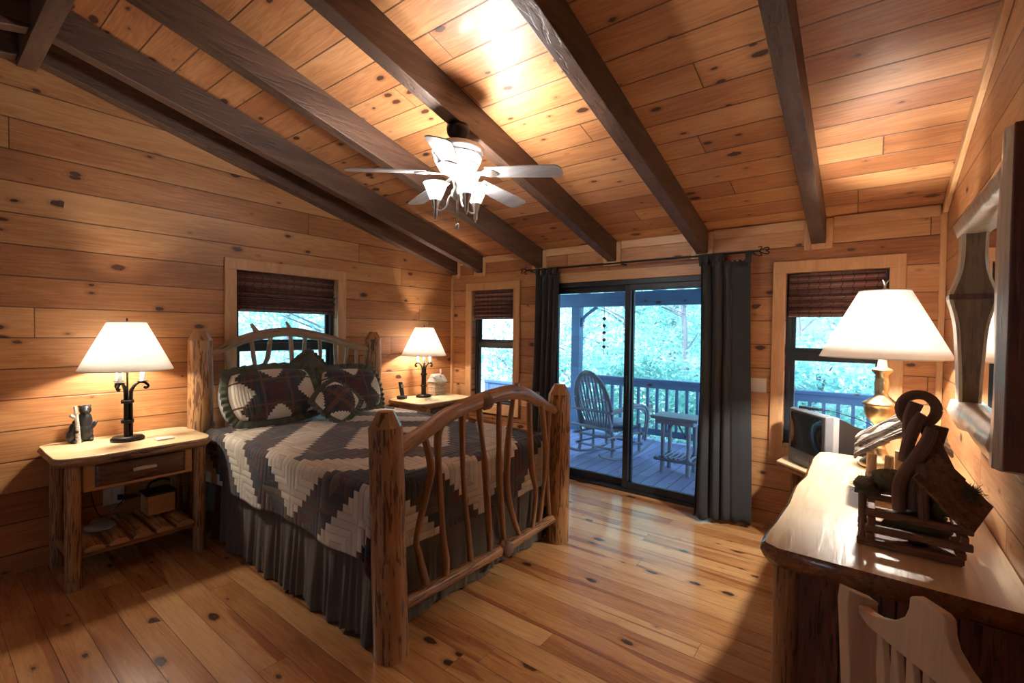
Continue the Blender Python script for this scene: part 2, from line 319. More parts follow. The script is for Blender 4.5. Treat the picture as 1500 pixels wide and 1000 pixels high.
def bamboo():
    t = NT('woven_bamboo_shade'); s = t.sep(t.n('TexCoord').outputs['Object'])
    hz = t.f('ADD', s[0], s[1])
    slat = t.f('FLOOR', t.f('MULTIPLY', s[2], 160)); r = t.wn(t.comb(slat, 0, 0)); n = t.noise(t.comb(t.f('MULTIPLY', hz, 5), 0, t.f('MULTIPLY', s[2], 60)), 1, 3, .6)
    c = t.ramp(t.f('ADD', t.f('MULTIPLY', r, .5), t.f('MULTIPLY', n, .5)), [(.25, (.065,.024,.020)), (.5, (.15,.058,.045)), (.75, (.30,.16,.13))])
    st = t.f('FRACT', t.f('DIVIDE', hz, .072)); c = t.mix(t.f('LESS_THAN', st, .07), c, (.02,.008,.006,1))
    t.bump(t.f('FRACT', t.f('MULTIPLY', s[2], 160)), .4, .003); t.set(col=c, rough=.7); return t.m
M['bamboo'] = bamboo()

# ------------------------------------------------------------------ mesh helpers
class MB:
    def __init__(s): s.v, s.f, s.uv, s.sm = [], [], [], []
    def add(s, verts, faces, uvs=None, smooth=False):
        o = len(s.v); s.v += [tuple(p) for p in verts]
        for i, fc in enumerate(faces):
            s.f.append([o+k for k in fc]); s.uv.append(uvs[i] if uvs else [(0, 0)]*len(fc)); s.sm.append(smooth)
        return s
    def box(s, c, d, rot=None):
        """centre, full size, optional rotation matrix"""
        c = Vector(c); h = Vector(d)/2; P = []
        for x in (-1, 1):
            for y in (-1, 1):
                for z in (-1, 1):
                    p = Vector((x*h.x, y*h.y, z*h.z)); P.append(c+(rot @ p if rot else p))
        return s.add(P, [(0,1,3,2),(4,6,7,5),(0,4,5,1),(2,3,7,6),(0,2,6,4),(1,5,7,3)])
    def b2(s, a, b):
        return s.box([(a[i]+b[i])/2 for i in range(3)], [abs(b[i]-a[i]) for i in range(3)])
    def prism(s, poly, h, axis=2, base=0, smooth=False):
        """polygon (2d) extruded along axis from base to base+h"""
        def P(q, t):
            return {2:(q[0],q[1],t), 1:(q[0],t,q[1]), 0:(t,q[0],q[1])}[axis]
        n = len(poly); vs_ = [P(q, base) for q in poly]+[P(q, base+h) for q in poly]
        fs = [tuple(range(n))[::-1], tuple(range(n, 2*n))]+[(i, (i+1) % n, n+(i+1) % n, n+i) for i in range(n)]
        return s.add(vs_, fs, smooth=smooth)
    def tube(s, pts, rad, seg=12, wob=0, smooth=True, caps=True, sub=0, taper_end=False, seed=0):
        pts = [Vector(p) for p in pts]
        rad = [rad]*len(pts) if isinstance(rad, (int, float)) else list(rad)
        if sub:
            P, Q = [], []
            for i in range(len(pts)-1):
                p0 = pts[max(i-1, 0)]; p1 = pts[i]; p2 = pts[i+1]; p3 = pts[min(i+2, len(pts)-1)]
                for k in range(sub):
                    t = k/sub
                    P.append(.5*((2*p1)+(p2-p0)*t+(2*p0-5*p1+4*p2-p3)*t*t+(3*p1-p0-3*p2+p3)*t*t*t)); Q.append(rad[i]*(1-t)+rad[i+1]*t)
            P.append(pts[-1]); Q.append(rad[-1]); pts, rad = P, Q
        T = (pts[1]-pts[0]).normalized(); up = Vector((0, 0, 1)) if abs(T.z) < .9 else Vector((1, 0, 0))
        N = (up-T*up.dot(T)).normalized(); V, rings, L = [], [], 0
        for i, p in enumerate(pts):
            t = (pts[min(i+1, len(pts)-1)]-pts[max(i-1, 0)]).normalized()
            N = (N-t*N.dot(t)).normalized(); Bn = t.cross(N)
            if i: L += (p-pts[i-1]).length
            rings.append(L)
            for k in range(seg):
                a = 2*PI*k/seg; r = rad[i]
                if wob: r *= 1+wob*mnoise.noise(Vector((math.cos(a)*1.2+seed, math.sin(a)*1.2, L*7+seed*3)))
                V.append(p+(N*math.cos(a)+Bn*math.sin(a))*r)
        F, UV = [], []
        for i in range(len(pts)-1):
            for k in range(seg):
                j = (k+1) % seg
                F.append((i*seg+k, i*seg+j, (i+1)*seg+j, (i+1)*seg+k))
                UV.append([(k/seg, rings[i]), ((k+1)/seg, rings[i]), ((k+1)/seg, rings[i+1]), (k/seg, rings[i+1])])
        s.add(V, F, UV, smooth)
        if caps:
            n = len(pts)
            s.add([V[k] for k in range(seg)], [tuple(range(seg))[::-1]], [[(.3, .1)]*seg])
            s.add([V[(n-1)*seg+k] for k in range(seg)], [tuple(range(seg))], [[(.3, .1)]*seg])
        return s
    def lathe(s, c, prof, seg=24, smooth=True, sx=1, sy=1, caps=False):
        V = []
        for r, z in prof:
            for k in range(seg):
                a = 2*PI*k/seg; V.append((c[0]+r*math.cos(a)*sx, c[1]+r*math.sin(a)*sy, c[2]+z))
        F = [(i*seg+k, i*seg+(k+1) % seg, (i+1)*seg+(k+1) % seg, (i+1)*seg+k) for i in range(len(prof)-1) for k in range(seg)]
        s.add(V, F, [[((f[0]%seg)/seg, prof[f[0]//seg][1])]*4 for f in F], smooth)
        if caps:
            s.add(V[:seg], [tuple(range(seg))[::-1]]); s.add(V[-seg:], [tuple(range(seg))])
        return s
    def ball(s, c, r, seg=16, rg=10, wob=0, rot=None, seed=0):
        r = (r, r, r) if isinstance(r, (int, float)) else r; V = []
        for i in range(rg+1):
            th = PI*i/rg
            for k in range(seg):
                a = 2*PI*k/seg; d = Vector((math.sin(th)*math.cos(a), math.sin(th)*math.sin(a), math.cos(th)))
                q = 1+wob*mnoise.noise(d*2.5+Vector((seed, 0, 0))) if wob else 1
                p = Vector((d.x*r[0], d.y*r[1], d.z*r[2]))*q
                V.append(Vector(c)+(rot @ p if rot else p))
        F = [(i*seg+k, (i+1)*seg+k, (i+1)*seg+(k+1) % seg, i*seg+(k+1) % seg) for i in range(rg) for k in range(seg)]
        return s.add(V, F, smooth=True)
    def grid(s, fn, nu, nv, uvfn=None, smooth=True, closed_u=False):
        V = [fn(i/nu, j/nv) for j in range(nv+1) for i in range(nu+1)]
        F, UV = [], []
        for j in range(nv):
            for i in range(nu):
                F.append((j*(nu+1)+i, j*(nu+1)+i+1, (j+1)*(nu+1)+i+1, (j+1)*(nu+1)+i))
                if uvfn: UV.append([uvfn(i/nu, j/nv), uvfn((i+1)/nu, j/nv), uvfn((i+1)/nu, (j+1)/nv), uvfn(i/nu, (j+1)/nv)])
        return s.add(V, F, UV if uvfn else None, smooth)
    def build(s, name, mat, parent=None, bevel=0, solid=0, remesh=0, weld=False, subsurf=0, seg=2):
        me = bpy.data.meshes.new(name); me.from_pydata(s.v, [], s.f)
        uvl = me.uv_layers.new(name='UVMap'); k = 0
        flat = [c for f in s.uv for q in f for c in q]
        uvl.data.foreach_set('uv', flat)
        me.polygons.foreach_set('use_smooth', s.sm)
        me.materials.append(mat); me.update()
        o = bpy.data.objects.new(name, me); COL.objects.link(o)
        if weld: w = o.modifiers.new('weld', 'WELD'); w.merge_threshold = .0002
        if remesh:
            r = o.modifiers.new('remesh', 'REMESH'); r.mode = 'VOXEL'; r.voxel_size = remesh; r.use_smooth_shade = True
            sm = o.modifiers.new('smooth', 'SMOOTH'); sm.iterations = 4
        if solid: q = o.modifiers.new('solid', 'SOLIDIFY'); q.thickness = solid; q.offset = 0
        if bevel: b = o.modifiers.new('bevel', 'BEVEL'); b.width = bevel; b.segments = seg; b.limit_method = 'ANGLE'; b.angle_limit = R(40)
        if subsurf: b = o.modifiers.new('sub', 'SUBSURF'); b.levels = subsurf; b.render_levels = subsurf
        if parent is not None:
            o.parent = parent; o.matrix_parent_inverse = wmat(parent).inverted()
        return o
def wmat(o):
    b = o.matrix_basis.copy()
    return (wmat(o.parent) @ o.matrix_parent_inverse @ b) if o.parent else b
def tag(o, label, cat, group=None, kind=None):
    o['label'] = label; o['category'] = cat
    if group: o['group'] = group
    if kind: o['kind'] = kind
    return o
def thing(name, loc, label, cat, group=None, rz=0):
    o = bpy.data.objects.new(name, None); o.empty_display_size = .1; COL.objects.link(o); o.location = loc; o.rotation_euler = (0, 0, rz)
    return tag(o, label, cat, group)
def struct(o): o['kind'] = 'structure'; return o
def kids(o): return [c for c in list(COL.objects) if c.parent == o]
def dup(o, loc=None, rz=None, label=None, group=None, parent=None, scale=None):
    c = o.copy(); COL.objects.link(c)
    if parent is not None: c.parent = parent
    for ch in kids(o): dup(ch, parent=c)
    if loc is not None: c.location = loc
    if rz is not None: c.rotation_euler = (0, 0, rz)
    if scale: c.scale = scale
    if label: c['label'] = label
    if group: c['group'] = group
    return c
def lamp_light(name, loc, power, col, r=.03, parent=None):
    l = bpy.data.lights.new(name, 'POINT'); l.energy = power; l.color = col; l.shadow_soft_size = r
    o = bpy.data.objects.new(name, l); COL.objects.link(o); o.location = loc
    if parent is not None: o.parent = parent; o.matrix_parent_inverse = wmat(parent).inverted()
    return o

# ================================================================== ROOM
NEAR = 2*RIDGE; TH = .15
WIN = (.67, 2.07)
def L(o): o.matrix_parent_inverse = Matrix.Identity(4); return o    # child built in its parent's own frame
struct(MB().b2((-TH, NEAR-TH, -.06), (W+TH, TH, 0)).build('floor', M['floor']))
# back wall with two windows and the sliding door
w = MB()
for a, b, z0, z1 in ((-TH, .345, 0, 2.55), (.345, 1.0, 0, WIN[0]), (.345, 1.0, WIN[1], 2.55), (1.0, 1.46, 0, 2.55), (1.46, 3.30, 2.10, 2.55), (3.30, 3.745, 0, 2.55),
                     (3.745, 4.392, 0, WIN[0]), (3.745, 4.392, WIN[1], 2.55), (4.392, W+TH, 0, 2.55)):
    w.b2((a, 0, z0), (b, TH, z1))
struct(w.build('wall_back', M['wall_back']))
wf = MB()     # the wall behind the camera, with an opening added for fill daylight
for a, b, z0, z1 in ((-TH, 1.7, 0, 2.55), (2.9, W+TH, 0, 2.55), (1.7, 2.9, 0, 1.1), (1.7, 2.9, 1.9, 2.55)): wf.b2((a, NEAR, z0), (b, NEAR-TH, z1))
struct(wf.build('wall_front', M['wall_back']))
rw = struct(MB().b2((1.70, NEAR-.09, 1.10), (1.74, NEAR-.13, 1.90)).b2((2.86, NEAR-.09, 1.10), (2.90, NEAR-.13, 1.90)).b2((1.74, NEAR-.09, 1.10), (2.86, NEAR-.13, 1.14)).b2((1.74, NEAR-.09, 1.86), (2.86, NEAR-.13, 1.90)).build('added_rear_window', M['bronze']))  # unseen window, added to bring fill daylight into the room
MB().b2((1.735, NEAR-.108, 1.135), (2.865, NEAR-.112, 1.865)).build('pane', M['glass'], rw)
def gable(x0, y0, y1, zb=0):
    ys = [y0] + ([RIDGE] if y0 < RIDGE < y1 else []) + [y1]
    return [(y0, zb)] + [(y1, zb)] + [(y, ceil_z(y)+.05) for y in reversed(ys)]
w = MB()
w.prism(gable(0, NEAR, -2.60), -TH, 0, 0); w.prism(gable(0, -1.65, 0), -TH, 0, 0)
w.prism([(-2.60, 0), (-1.65, 0), (-1.65, WIN[0]), (-2.60, WIN[0])], -TH, 0, 0)
w.prism(gable(0, -2.60, -1.65, WIN[1]), -TH, 0, 0)
struct(w.build('wall_left', M['wall_side']))
struct(MB().prism(gable(0, NEAR, 0), TH, 0, W).build('wall_right', M['wall_side']))
struct(MB().prism([(.15, ceil_z(.15)), (RIDGE, ceil_z(RIDGE)), (NEAR-.15, ceil_z(NEAR-.15)), (NEAR-.15, 2.65), (RIDGE, 3.62), (.15, 2.65)], W+2*TH, 0, -TH).build('ceiling', M['ceiling']))

# rafters: one by one
bx = [-.02, .427, 1.303, 2.179, 3.043, 3.908]
names_b = ['dark brown ceiling beam lying flush against the window-and-headboard wall', 'dark brown ceiling beam next to the wall beam, above the headboard', 'dark brown ceiling beam passing left behind the fan blades',
           'dark brown ceiling beam that the ceiling fan hangs from', 'dark brown ceiling beam ending above the right side of the glass door', 'dark brown ceiling beam nearest the mirror wall, ending left of the lamp window']
for i, x in enumerate(bx):
    x0 = max(x, .001); wd_ = .10 if i == 0 else .095
    o = MB().prism([(-.001, 2.285), (-.001, 2.50), (RIDGE+.04, 2.50-.25*(RIDGE+.04)), (RIDGE+.04, 2.285-.25*(RIDGE+.04))], wd_, 0, x0).build('ceiling_beam', M['beam'], bevel=.005)
    tag(o, names_b[i], 'beam', 'ceiling beams')
for i, x in enumerate(bx[:2]):
    x0 = max(x, .001)
    o = MB().prism([(RIDGE-.04, 2.50-.25*(RIDGE+.04)), (RIDGE-.04, 2.285-.25*(RIDGE+.04)), (NEAR, 2.285), (NEAR, 2.50)], .095, 0, x0).build('ceiling_beam', M['beam'], bevel=.005)
    tag(o, ['dark beam beyond the ridge, against the left wall at the top left corner', 'dark beam beyond the ridge at the top left corner, second from the wall'][i], 'beam', 'ceiling beams')
tag(MB().b2((.001, RIDGE-.045, 3.195), (W-.001, RIDGE+.045, 3.43)).build('ridge_beam', M['beamx'], bevel=.004), 'dark ridge beam crossing the rafters at the top left corner', 'beam')

# trims: crown, beam surrounds, corners, rake
t1 = MB(); xs = [(max(x, .001), max(x, .001)+.10) for x in bx]
edges = [0.03] + [v for a, b in xs[1:] for v in (a-.045, b+.045)] + [W-.04]
last = xs[0][1]+.045
for a, b in xs[1:]:
    t1.b2((last, -.022, 2.40), (a-.045, -.0005, 2.475)); last = b+.045
t1.b2((last, -.022, 2.40), (W-.035, -.0005, 2.475))
struct(t1.build('trim_1', M['trimx'], bevel=.003))
t2 = MB()
for i, (a, b) in enumerate(xs):
    b -= .004
    if i: t2.b2((a-.045, -.02, 2.24), (a-.001, -.0005, 2.47))
    t2.b2((b, -.02, 2.24), (b+.045, -.0005, 2.47)); t2.b2((a, -.02, 2.24), (b, -.0005, 2.284))
struct(t2.build('trim_2', M['trimz'], bevel=.003))
struct(MB().b2((.001, -.032, 0), (.032, -.001, 2.25)).build('trim_3', M['trimz'], bevel=.003))
struct(MB().b2((W-.034, -.034, 0), (W-.001, -.001, 2.44)).build('trim_4', M['trimz'], bevel=.003))
struct(MB().prism([(-.001, 2.41), (-.001, 2.482), (RIDGE, 2.482-.25*RIDGE), (RIDGE, 2.41-.25*RIDGE)], .026, 0, W-.027).build('trim_5', M['trimy'], bevel=.003))

# windows, built in a frame where x runs along the wall and y points outdoors
def window(name, loc, rz, wd_, shade_label, shade_group=None):
    w0 = thing(name, loc, '', ''); w0.rotation_euler = (0, 0, rz); del w0['label']; del w0['category']; struct(w0)
    z0, z1 = WIN; h = wd_/2
    fr = MB()
    for a in (-h, h-.035): fr.b2((a, .065, z0), (a+.035, .145, z1))
    fr.b2((-h+.035, .065, z1-.04), (h-.035, .145, z1)); fr.b2((-h+.035, .065, z0), (h-.035, .145, z0+.045))
    fr.b2((-h+.035, .075, 1.385), (h-.035, .125, 1.44))
    L(fr.build('window_frame', M['bronze'], w0, bevel=.003))
    for a, b, y in ((z0+.045, 1.385, .085), (1.44, z1-.04, .105)):
        s = MB(); q = .03
        for x in (-h+.035, h-.035-q): s.b2((x, y, a), (x+q, y+.02, b))
        s.b2((-h+.035+q, y, a), (h-.035-q, y+.02, a+q)); s.b2((-h+.035+q, y, b-q*.6), (h-.035-q, y+.02, b))
        L(s.build('sash', M['bronze'], w0, bevel=.002))
        L(MB().b2((-h+.06, y+.008, a+.02), (h-.06, y+.012, b-.01)).build('pane', M['glass'], w0))
    L(MB().b2((-h+.001, .001, z0+.0005), (h-.001, .0645, z0+.022)).build('window_sill', M['trimx'], w0, bevel=.003))
    tr = MB(); q = .092
    tr.b2((-h-q, -.022, z1), (h+q, -.0005, z1+q)); tr.b2((-h-q, -.022, z0-q), (h+q, -.0005, z0))
    for x in (-h-q, h): tr.b2((x, -.0215, z0), (x+q, -.0005, z1))
    L(tr.build('window_trim', M['trimz'], w0, bevel=.004))
    # woven roman shade, half raised, with folds stacked at its foot
    rs = thing('bamboo_shade', loc, shade_label, 'window shade', shade_group); rs.rotation_euler = (0, 0, rz)
    def prof(v):
        z = z1-.006-v*.33
        y = .035+.006*math.sin(v*40)
        if v > .55: y -= .012*(1+math.sin((v-.55)*46))
        return y, z
    L(MB().grid(lambda u, v: (-h+.02+u*(wd_-.04), prof(v)[0], prof(v)[1]), 2, 60).build('woven_panel', M['bamboo'], rs, solid=.006))
    L(MB().b2((-h+.015, .036, z1-.035), (h-.015, .06, z1-.003)).build('head_rail', M['bamboo'], rs))
    L(MB().tube([(-h+.02, .028, z1-.345), (h-.02, .028, z1-.345)], .008, 8).build('bottom_rail', M['bamboo'], rs))
    return w0
window('window_1', (.6725, 0, 0), 0, .655, 'narrow woven bamboo shade between the bedside corner and the left curtain')
window('window_2', (4.0685, 0, 0), 0, .647, 'woven bamboo shade in the window behind the big brass lamp')
window('window_3', (0, -2.125, 0), R(90), .95, 'wide woven bamboo shade above the headboard')

# sliding glass door
d = thing('door_1', (2.38, 0, 0), '', ''); del d['label']; del d['category']; struct(d)
f = MB()
for a, b in ((1.461, 1.50), (3.26, 3.299)): f.b2((a, .0, .0), (b, .14, 2.099))
f.b2((1.50, .0, 2.05), (3.26, .14, 2.099)); f.b2((1.50, .0, 0.0005), (3.26, .14, .03))
f.build('door_frame', M['bronze'], d, bevel=.003)
for a, b, y in ((1.50, 2.43, .075), (2.36, 3.26, .02)):
    p = MB(); q = .055
    p.b2((a, y, .03), (a+q, y+.04, 2.05)); p.b2((b-q, y, .03), (b, y+.04, 2.05))
    p.b2((a+q, y, .03), (b-q, y+.04, .10)); p.b2((a+q, y, 1.99), (b-q, y+.04, 2.05))
    fo = p.build('sliding_panel', M['bronze'], d, bevel=.003)
    MB().b2((a+q-.01, y+.017, .09), (b-q+.01, y+.023, 2.0)).build('pane', M['glass'], fo)
MB().b2((2.375, -.012, .95), (2.40, .019, 1.15)).build('door_handle', M['bronze'], d, bevel=.004)
MB().b2((1.37, -.022, 2.10), (3.39, -.0005, 2.20)).build('door_trim', M['trimx'], d, bevel=.004)
m_ = MB().b2((1.37, -.0215, 0), (1.459, -.0005, 2.10)); m_.b2((3.301, -.0215, 0), (3.39, -.0005, 2.10))
m_.build('door_trim', M['trimz'], d, bevel=.004)

# ================================================================== PORCH AND WOODS
struct(MB().b2((-1.6, TH+.01, -.10), (6.6, 2.58, -.03)).build('deck_floor', M['deck']))
struct(MB().b2((-1.0, .16, 2.36), (6.6, 2.75, 2.40)).build('porch_ceiling', M['deckpaint']))
t_ = MB()
for x in [-.1+.62*i for i in range(10)]: t_.b2((x, .17, 2.20), (x+.045, 2.70, 2.358))
struct(t_.build('porch_rafters', M['deckpaint']))
struct(MB().b2((.1, 2.40, 1.985), (6.6, 2.545, 2.198)).build('porch_header', M['deckpaint'], bevel=.005))
po = thing('porch_post', (.45, 2.47, -.03), 'blue-grey porch corner post with a short curved brace', 'post')
MB().b2((.375, 2.40, -.029), (.52, 2.545, 1.984)).build('post', M['deckpaint'], po, bevel=.006)
MB().tube([(.52, 2.47, 1.66), (.56, 2.47, 1.80), (.68, 2.47, 1.90), (.80, 2.47, 1.975)], .028, 8, sub=4).build('brace', M['deckpaint'], po)
def railing(x0, x1, label):
    r = thing('porch_railing', (x0, 2.5, -.03), label, 'railing', 'porch railing')
    MB().b2((x0, 2.43, .845), (x1, 2.56, .885)).build('top_rail', M['deckpaint'], r, bevel=.004)
    MB().b2((x0, 2.475, .75), (x1, 2.515, .844)).build('upper_rail', M['deckpaint'], r)
    MB().b2((x0, 2.475, .05), (x1, 2.515, .14)).build('lower_rail', M['deckpaint'], r)
    x = x0+.12
    while x < x1-.05:
        MB().b2((x-.018, 2.4752, .141), (x+.018, 2.5148, .749)).build('baluster', M['deckpaint'], r); x += .145
railing(.525, 3.30, 'blue-grey porch railing seen through the sliding glass door')
railing(3.46, 6.3, 'blue-grey porch railing seen through the window behind the brass lamp')
tag(MB().b2((3.31, 2.43, -.029), (3.45, 2.57, 1.984)).build('porch_post', M['deckpaint'], bevel=.006), 'blue-grey porch post hidden behind the right curtain', 'post')
r = thing('porch_railing', (-.6, 2.5, -.03), 'blue boarded railing low in the narrow corner window', 'railing', 'porch railing')
MB().b2((-1.55, 2.44, .60), (.37, 2.55, .64)).build('top_rail', M['deckpaint'], r); MB().b2((-1.55, 2.47, .30), (.37, 2.51, .598)).build('board_panel', M['deckpaint'], r)
MB().b2((-1.55, 2.46, -.029), (-1.45, 2.54, .599)).build('rail_post', M['deckpaint'], r); MB().b2((.27, 2.455, -.029), (.37, 2.545, .298)).build('rail_post', M['deckpaint'], r)

def rocker(x, y, rz, label):
    c = thing('rocking_chair', (x, y, -.03), label, 'rocking chair', 'twig rocking chairs')
    c.rotation_euler = (0, 0, rz); c.scale = (1.08, 1.08, 1.03)
    def T(nm, pts, rad, par=None, sub=4): return L(MB().tube(pts, rad, 8, .1, sub=sub, seed=len(pts)).build(nm, M['greywood'], par or c))
    for sx in (-.25, .25):
        T('rocker', [(sx, -.42, .13), (sx, -.2, .05), (sx, .1, .022), (sx, .4, .07), (sx, .62, .16)], .018)
        T('leg', [(sx, -.2, .05), (sx*.96, -.18, .30), (sx*.92, -.30, .75)], .02)
        T('leg', [(sx, .32, .05), (sx, .32, .25), (sx, .32, .42)], .02)
        T('leg', [(sx, .06, .03), (sx, .06, .38)], .018, sub=0)
        a = T('armrest', [(sx*1.1, -.24, .62), (sx*1.25, 0, .66), (sx*1.3, .25, .66), (sx*1.25, .40, .55), (sx*1.2, .36, .20)], .017)
        T('armrest', [(sx*1.12, -.24, .59), (sx*1.22, 0, .63), (sx*1.26, .22, .63), (sx*1.22, .37, .53), (sx*1.17, .33, .22)], .014)
        T('stretcher', [(sx, -.3, .30), (sx, .36, .30)], .016, sub=0); T('stretcher', [(sx, -.25, .17), (sx, .36, .17)], .014, sub=0)
    for yy, zz in ((-.2, .28), (.33, .28), (-.2, .15), (.33, .15), (-.27, .60), (-.28, .40)):
        T('stretcher', [(-.30, yy, zz), (.30, yy, zz+.01)], .016, sub=0)
    def bk(x_, z_): return (x_, -.16-.27*(z_-.36), z_)
    for q in (0, .022, .044):
        pts = [bk((.27-q)*math.cos(a), .66+(.43-q)*math.sin(a)) for a in [R(-52+ i*(284/14)) for i in range(15)]]
        T('back_hoop', pts, .011, sub=2)
    for i in range(9):
        xx = -.2+.05*i; zt = .66+.40*math.sqrt(max(0, 1-(xx/.26)**2)); T('back_slat', [bk(xx*.6, .36), bk(xx*.95, .65), bk(xx, zt)], .011, sub=3)
    s = MB()
    for i in range(10): s.tube([(-.25, -.14+.05*i, .37), (.25, -.14+.05*i, .37)], .014, 6)
    L(s.build('seat', M['greywood'], c))
    L(MB().ball((0, .12, .42), (.24, .24, .045), 20, 10).build('cushion', M['cushion'], c))
    return c
rocker(1.60, 1.22, R(-13), 'bentwood twig rocking chair on the porch behind the glass door')
rocker(3.34, 1.35, R(-8), 'second twig rocking chair, its rim just showing low in the window behind the television')
# twig side table on the porch
t = thing('side_table', (2.57, 1.11, -.03), 'small grey log side table on the porch right of the rocking chair', 'table')
MB().b2((2.30, .93, .59), (2.82, 1.30, .625)).build('tabletop', M['greyboard'], t, bevel=.006)
MB().b2((2.35, .97, .535), (2.77, 1.26, .589)).build('apron', M['greyboard'], t)
for x in (2.42, 2.71):
    for y in (1.0, 1.24): MB().tube([(x, y, -.03), (x+.004, y, .25), (x, y, .534)], [.027, .024, .026], 10, .12, sub=3, seed=x*y).build('leg', M['greywood'], t)
for y in (.985, 1.225): MB().tube([(2.33, y, .125), (2.80, y, .125)], .021, 8, .1).build('shelf_rail', M['greywood'], t)
for i in range(7): MB().tube([(2.40+.055*i, .95, .158), (2.405+.055*i, 1.29, .158)], .013, 8).build('shelf_slat', M['greywood'], t)
for x, s_ in ((2.44, 1), (2.69, -1)):
    MB().tube([(x, 1.0, .38), (x+.09*s_, 1.0, .534)], .012, 8).build('twig_brace', M['greywood'], t)
# rain chain with small bells and hanging strap
t = thing('rain_chain', (.86, 2.62, 1.9), 'string of small dark metal bells hanging outside left of the door post', 'wind chime')
MB().tube([(.86, 2.62, 1.98), (.86, 2.62, 1.23)], .004, 6).build('chain', M['black'], t)
for i in range(5): MB().lathe((.86, 2.62, 1.80-.115*i), [(.0, .03), (.02, .02), (.034, 0), (.012, -.03), (0, -.035)], 10).build('bell', M['black'], t)

# hillside and trees
hb = MB()
def hill(u, v):
    x = -45+u*90; y = -14+v*60
    dd = max(0, y-3.2) ; dl = max(0, -2.6-x)
    z = -2.4+.62*max(dd, dl*.9)+.7*mnoise.noise(Vector((x*.25, y*.25, 0)))
    return (x, y, z)
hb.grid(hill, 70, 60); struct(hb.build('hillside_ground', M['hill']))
def leaf_cluster(mb, c, r, n, rng, sz=.05):
    V, F = [], []
    for i in range(n):
        d = Vector((rng.gauss(0, 1), rng.gauss(0, 1), rng.gauss(0, 1))).normalized()*r*rng.uniform(.55, 1.05)**.7
        p = Vector(c)+Vector((d.x, d.y, d.z*.7)); a = Vector((rng.gauss(0, 1), rng.gauss(0, 1), rng.gauss(0, .6))).normalized(); b = a.cross(Vector((rng.gauss(0, 1), rng.gauss(0, 1), rng.gauss(0, 1)))).normalized()
        s = sz*rng.uniform(.6, 1.6); k = len(V)
        V += [p-a*s, p-b*s*.45, p+a*s, p+b*s*.45]; F.append((k, k+1, k+2, k+3))
    mb.add(V, F)
def make_tree(kind, loc, label, seed, mat, h=5.5, group=None, cat='tree'):
    rng = random.Random(seed); t = thing(kind, loc, label, cat, group)
    tr = MB(); cx = [(0, 0, 0)]
    for i in range(1, 6): cx.append((cx[-1][0]+rng.uniform(-.12, .12), cx[-1][1]+rng.uniform(-.12, .12), h*i/5))
    tr.tube(cx, [.11, .09, .075, .06, .04, .02], 8, sub=2)
    fl = MB()
    for i in range(16):
        z = rng.uniform(.5, h*.98); a = rng.uniform(0, 2*PI); rr = rng.uniform(.6, 1.7)*(1.1-.6*z/h)
        j = min(4, int(z/h*5)); b0 = Vector(cx[j]); e = Vector((b0.x+rr*math.cos(a), b0.y+rr*math.sin(a), z+.25))
        tr.tube([b0+Vector((0, 0, z-h*j/5)) if False else (b0.x, b0.y, z-.2 if z > .4 else z), (b0+e)/2+Vector((0, 0, (z-b0.z)*.35)), e], [.03, .02, .008], 5, sub=2)
        for q in range(4):
            leaf_cluster(fl, (e.x+rng.uniform(-.5, .5), e.y+rng.uniform(-.5, .5), e.z+rng.uniform(-.4, .4)), rng.uniform(.3, .6), 90, rng)
    L(tr.build('trunk', M['trunk'], t)); L(fl.build('foliage', mat, t)); return t
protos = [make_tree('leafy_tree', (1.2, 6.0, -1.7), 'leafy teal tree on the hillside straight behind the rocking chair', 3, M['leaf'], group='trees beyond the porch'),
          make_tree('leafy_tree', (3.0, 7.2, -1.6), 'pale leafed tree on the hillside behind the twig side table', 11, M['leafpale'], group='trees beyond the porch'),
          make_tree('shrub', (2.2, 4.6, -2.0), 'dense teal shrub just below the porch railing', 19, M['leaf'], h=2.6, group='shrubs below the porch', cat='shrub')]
def hz(x, y): return -2.4+.62*max(max(0, y-3.2), .9*max(0, -2.6-x))
rt = random.Random(5); k = 0
for (x, y) in [(-.6, 6.6), (-2.2, 7.4), (-4.2, 8.4), (.2, 8.0), (1.9, 8.6), (4.4, 6.2), (4.9, 8.4), (6.4, 7.0), (3.6, 9.8), (.6, 10.4), (-1.8, 10.6), (2.4, 12), (-3.8, 12.5), (5.6, 11), (-.4, 13), (8.4, 9.6), (-6.4, 11.5), (7.8, 13.2)]:
    dup(protos[k % 2], (x, y, hz(x, y)-.15), rt.uniform(0, 6.28), 'tree in the blurred woods filling the views past the porch railing', scale=(1, 1, rt.uniform(.85, 1.15))); k += 1
for (x, y) in [(-3.2, .5), (-3.6, -2.0), (-3.4, -4.2), (-5.2, -.8), (-5.4, -3.2), (-7.5, -2.2), (-7.0, 1.4), (-7.6, -5.2), (-9.8, -3.6), (-9.6, .2)]:
    dup(protos[k % 2], (x, y, hz(x, y)-.15), rt.uniform(0, 6.28), 'tree in the blurred woods behind the window over the headboard', 'trees outside the headboard window', scale=(1, 1, rt.uniform(.8, 1.0))); k += 1
for (x, y) in [(-.8, 4.4), (.8, 4.8), (3.7, 4.7), (5.2, 4.5), (-2.6, 4.6)]:
    dup(protos[2], (x, y, hz(x, y)-.1), rt.uniform(0, 6.28), 'shrub in the blurred growth just beyond the porch railing')

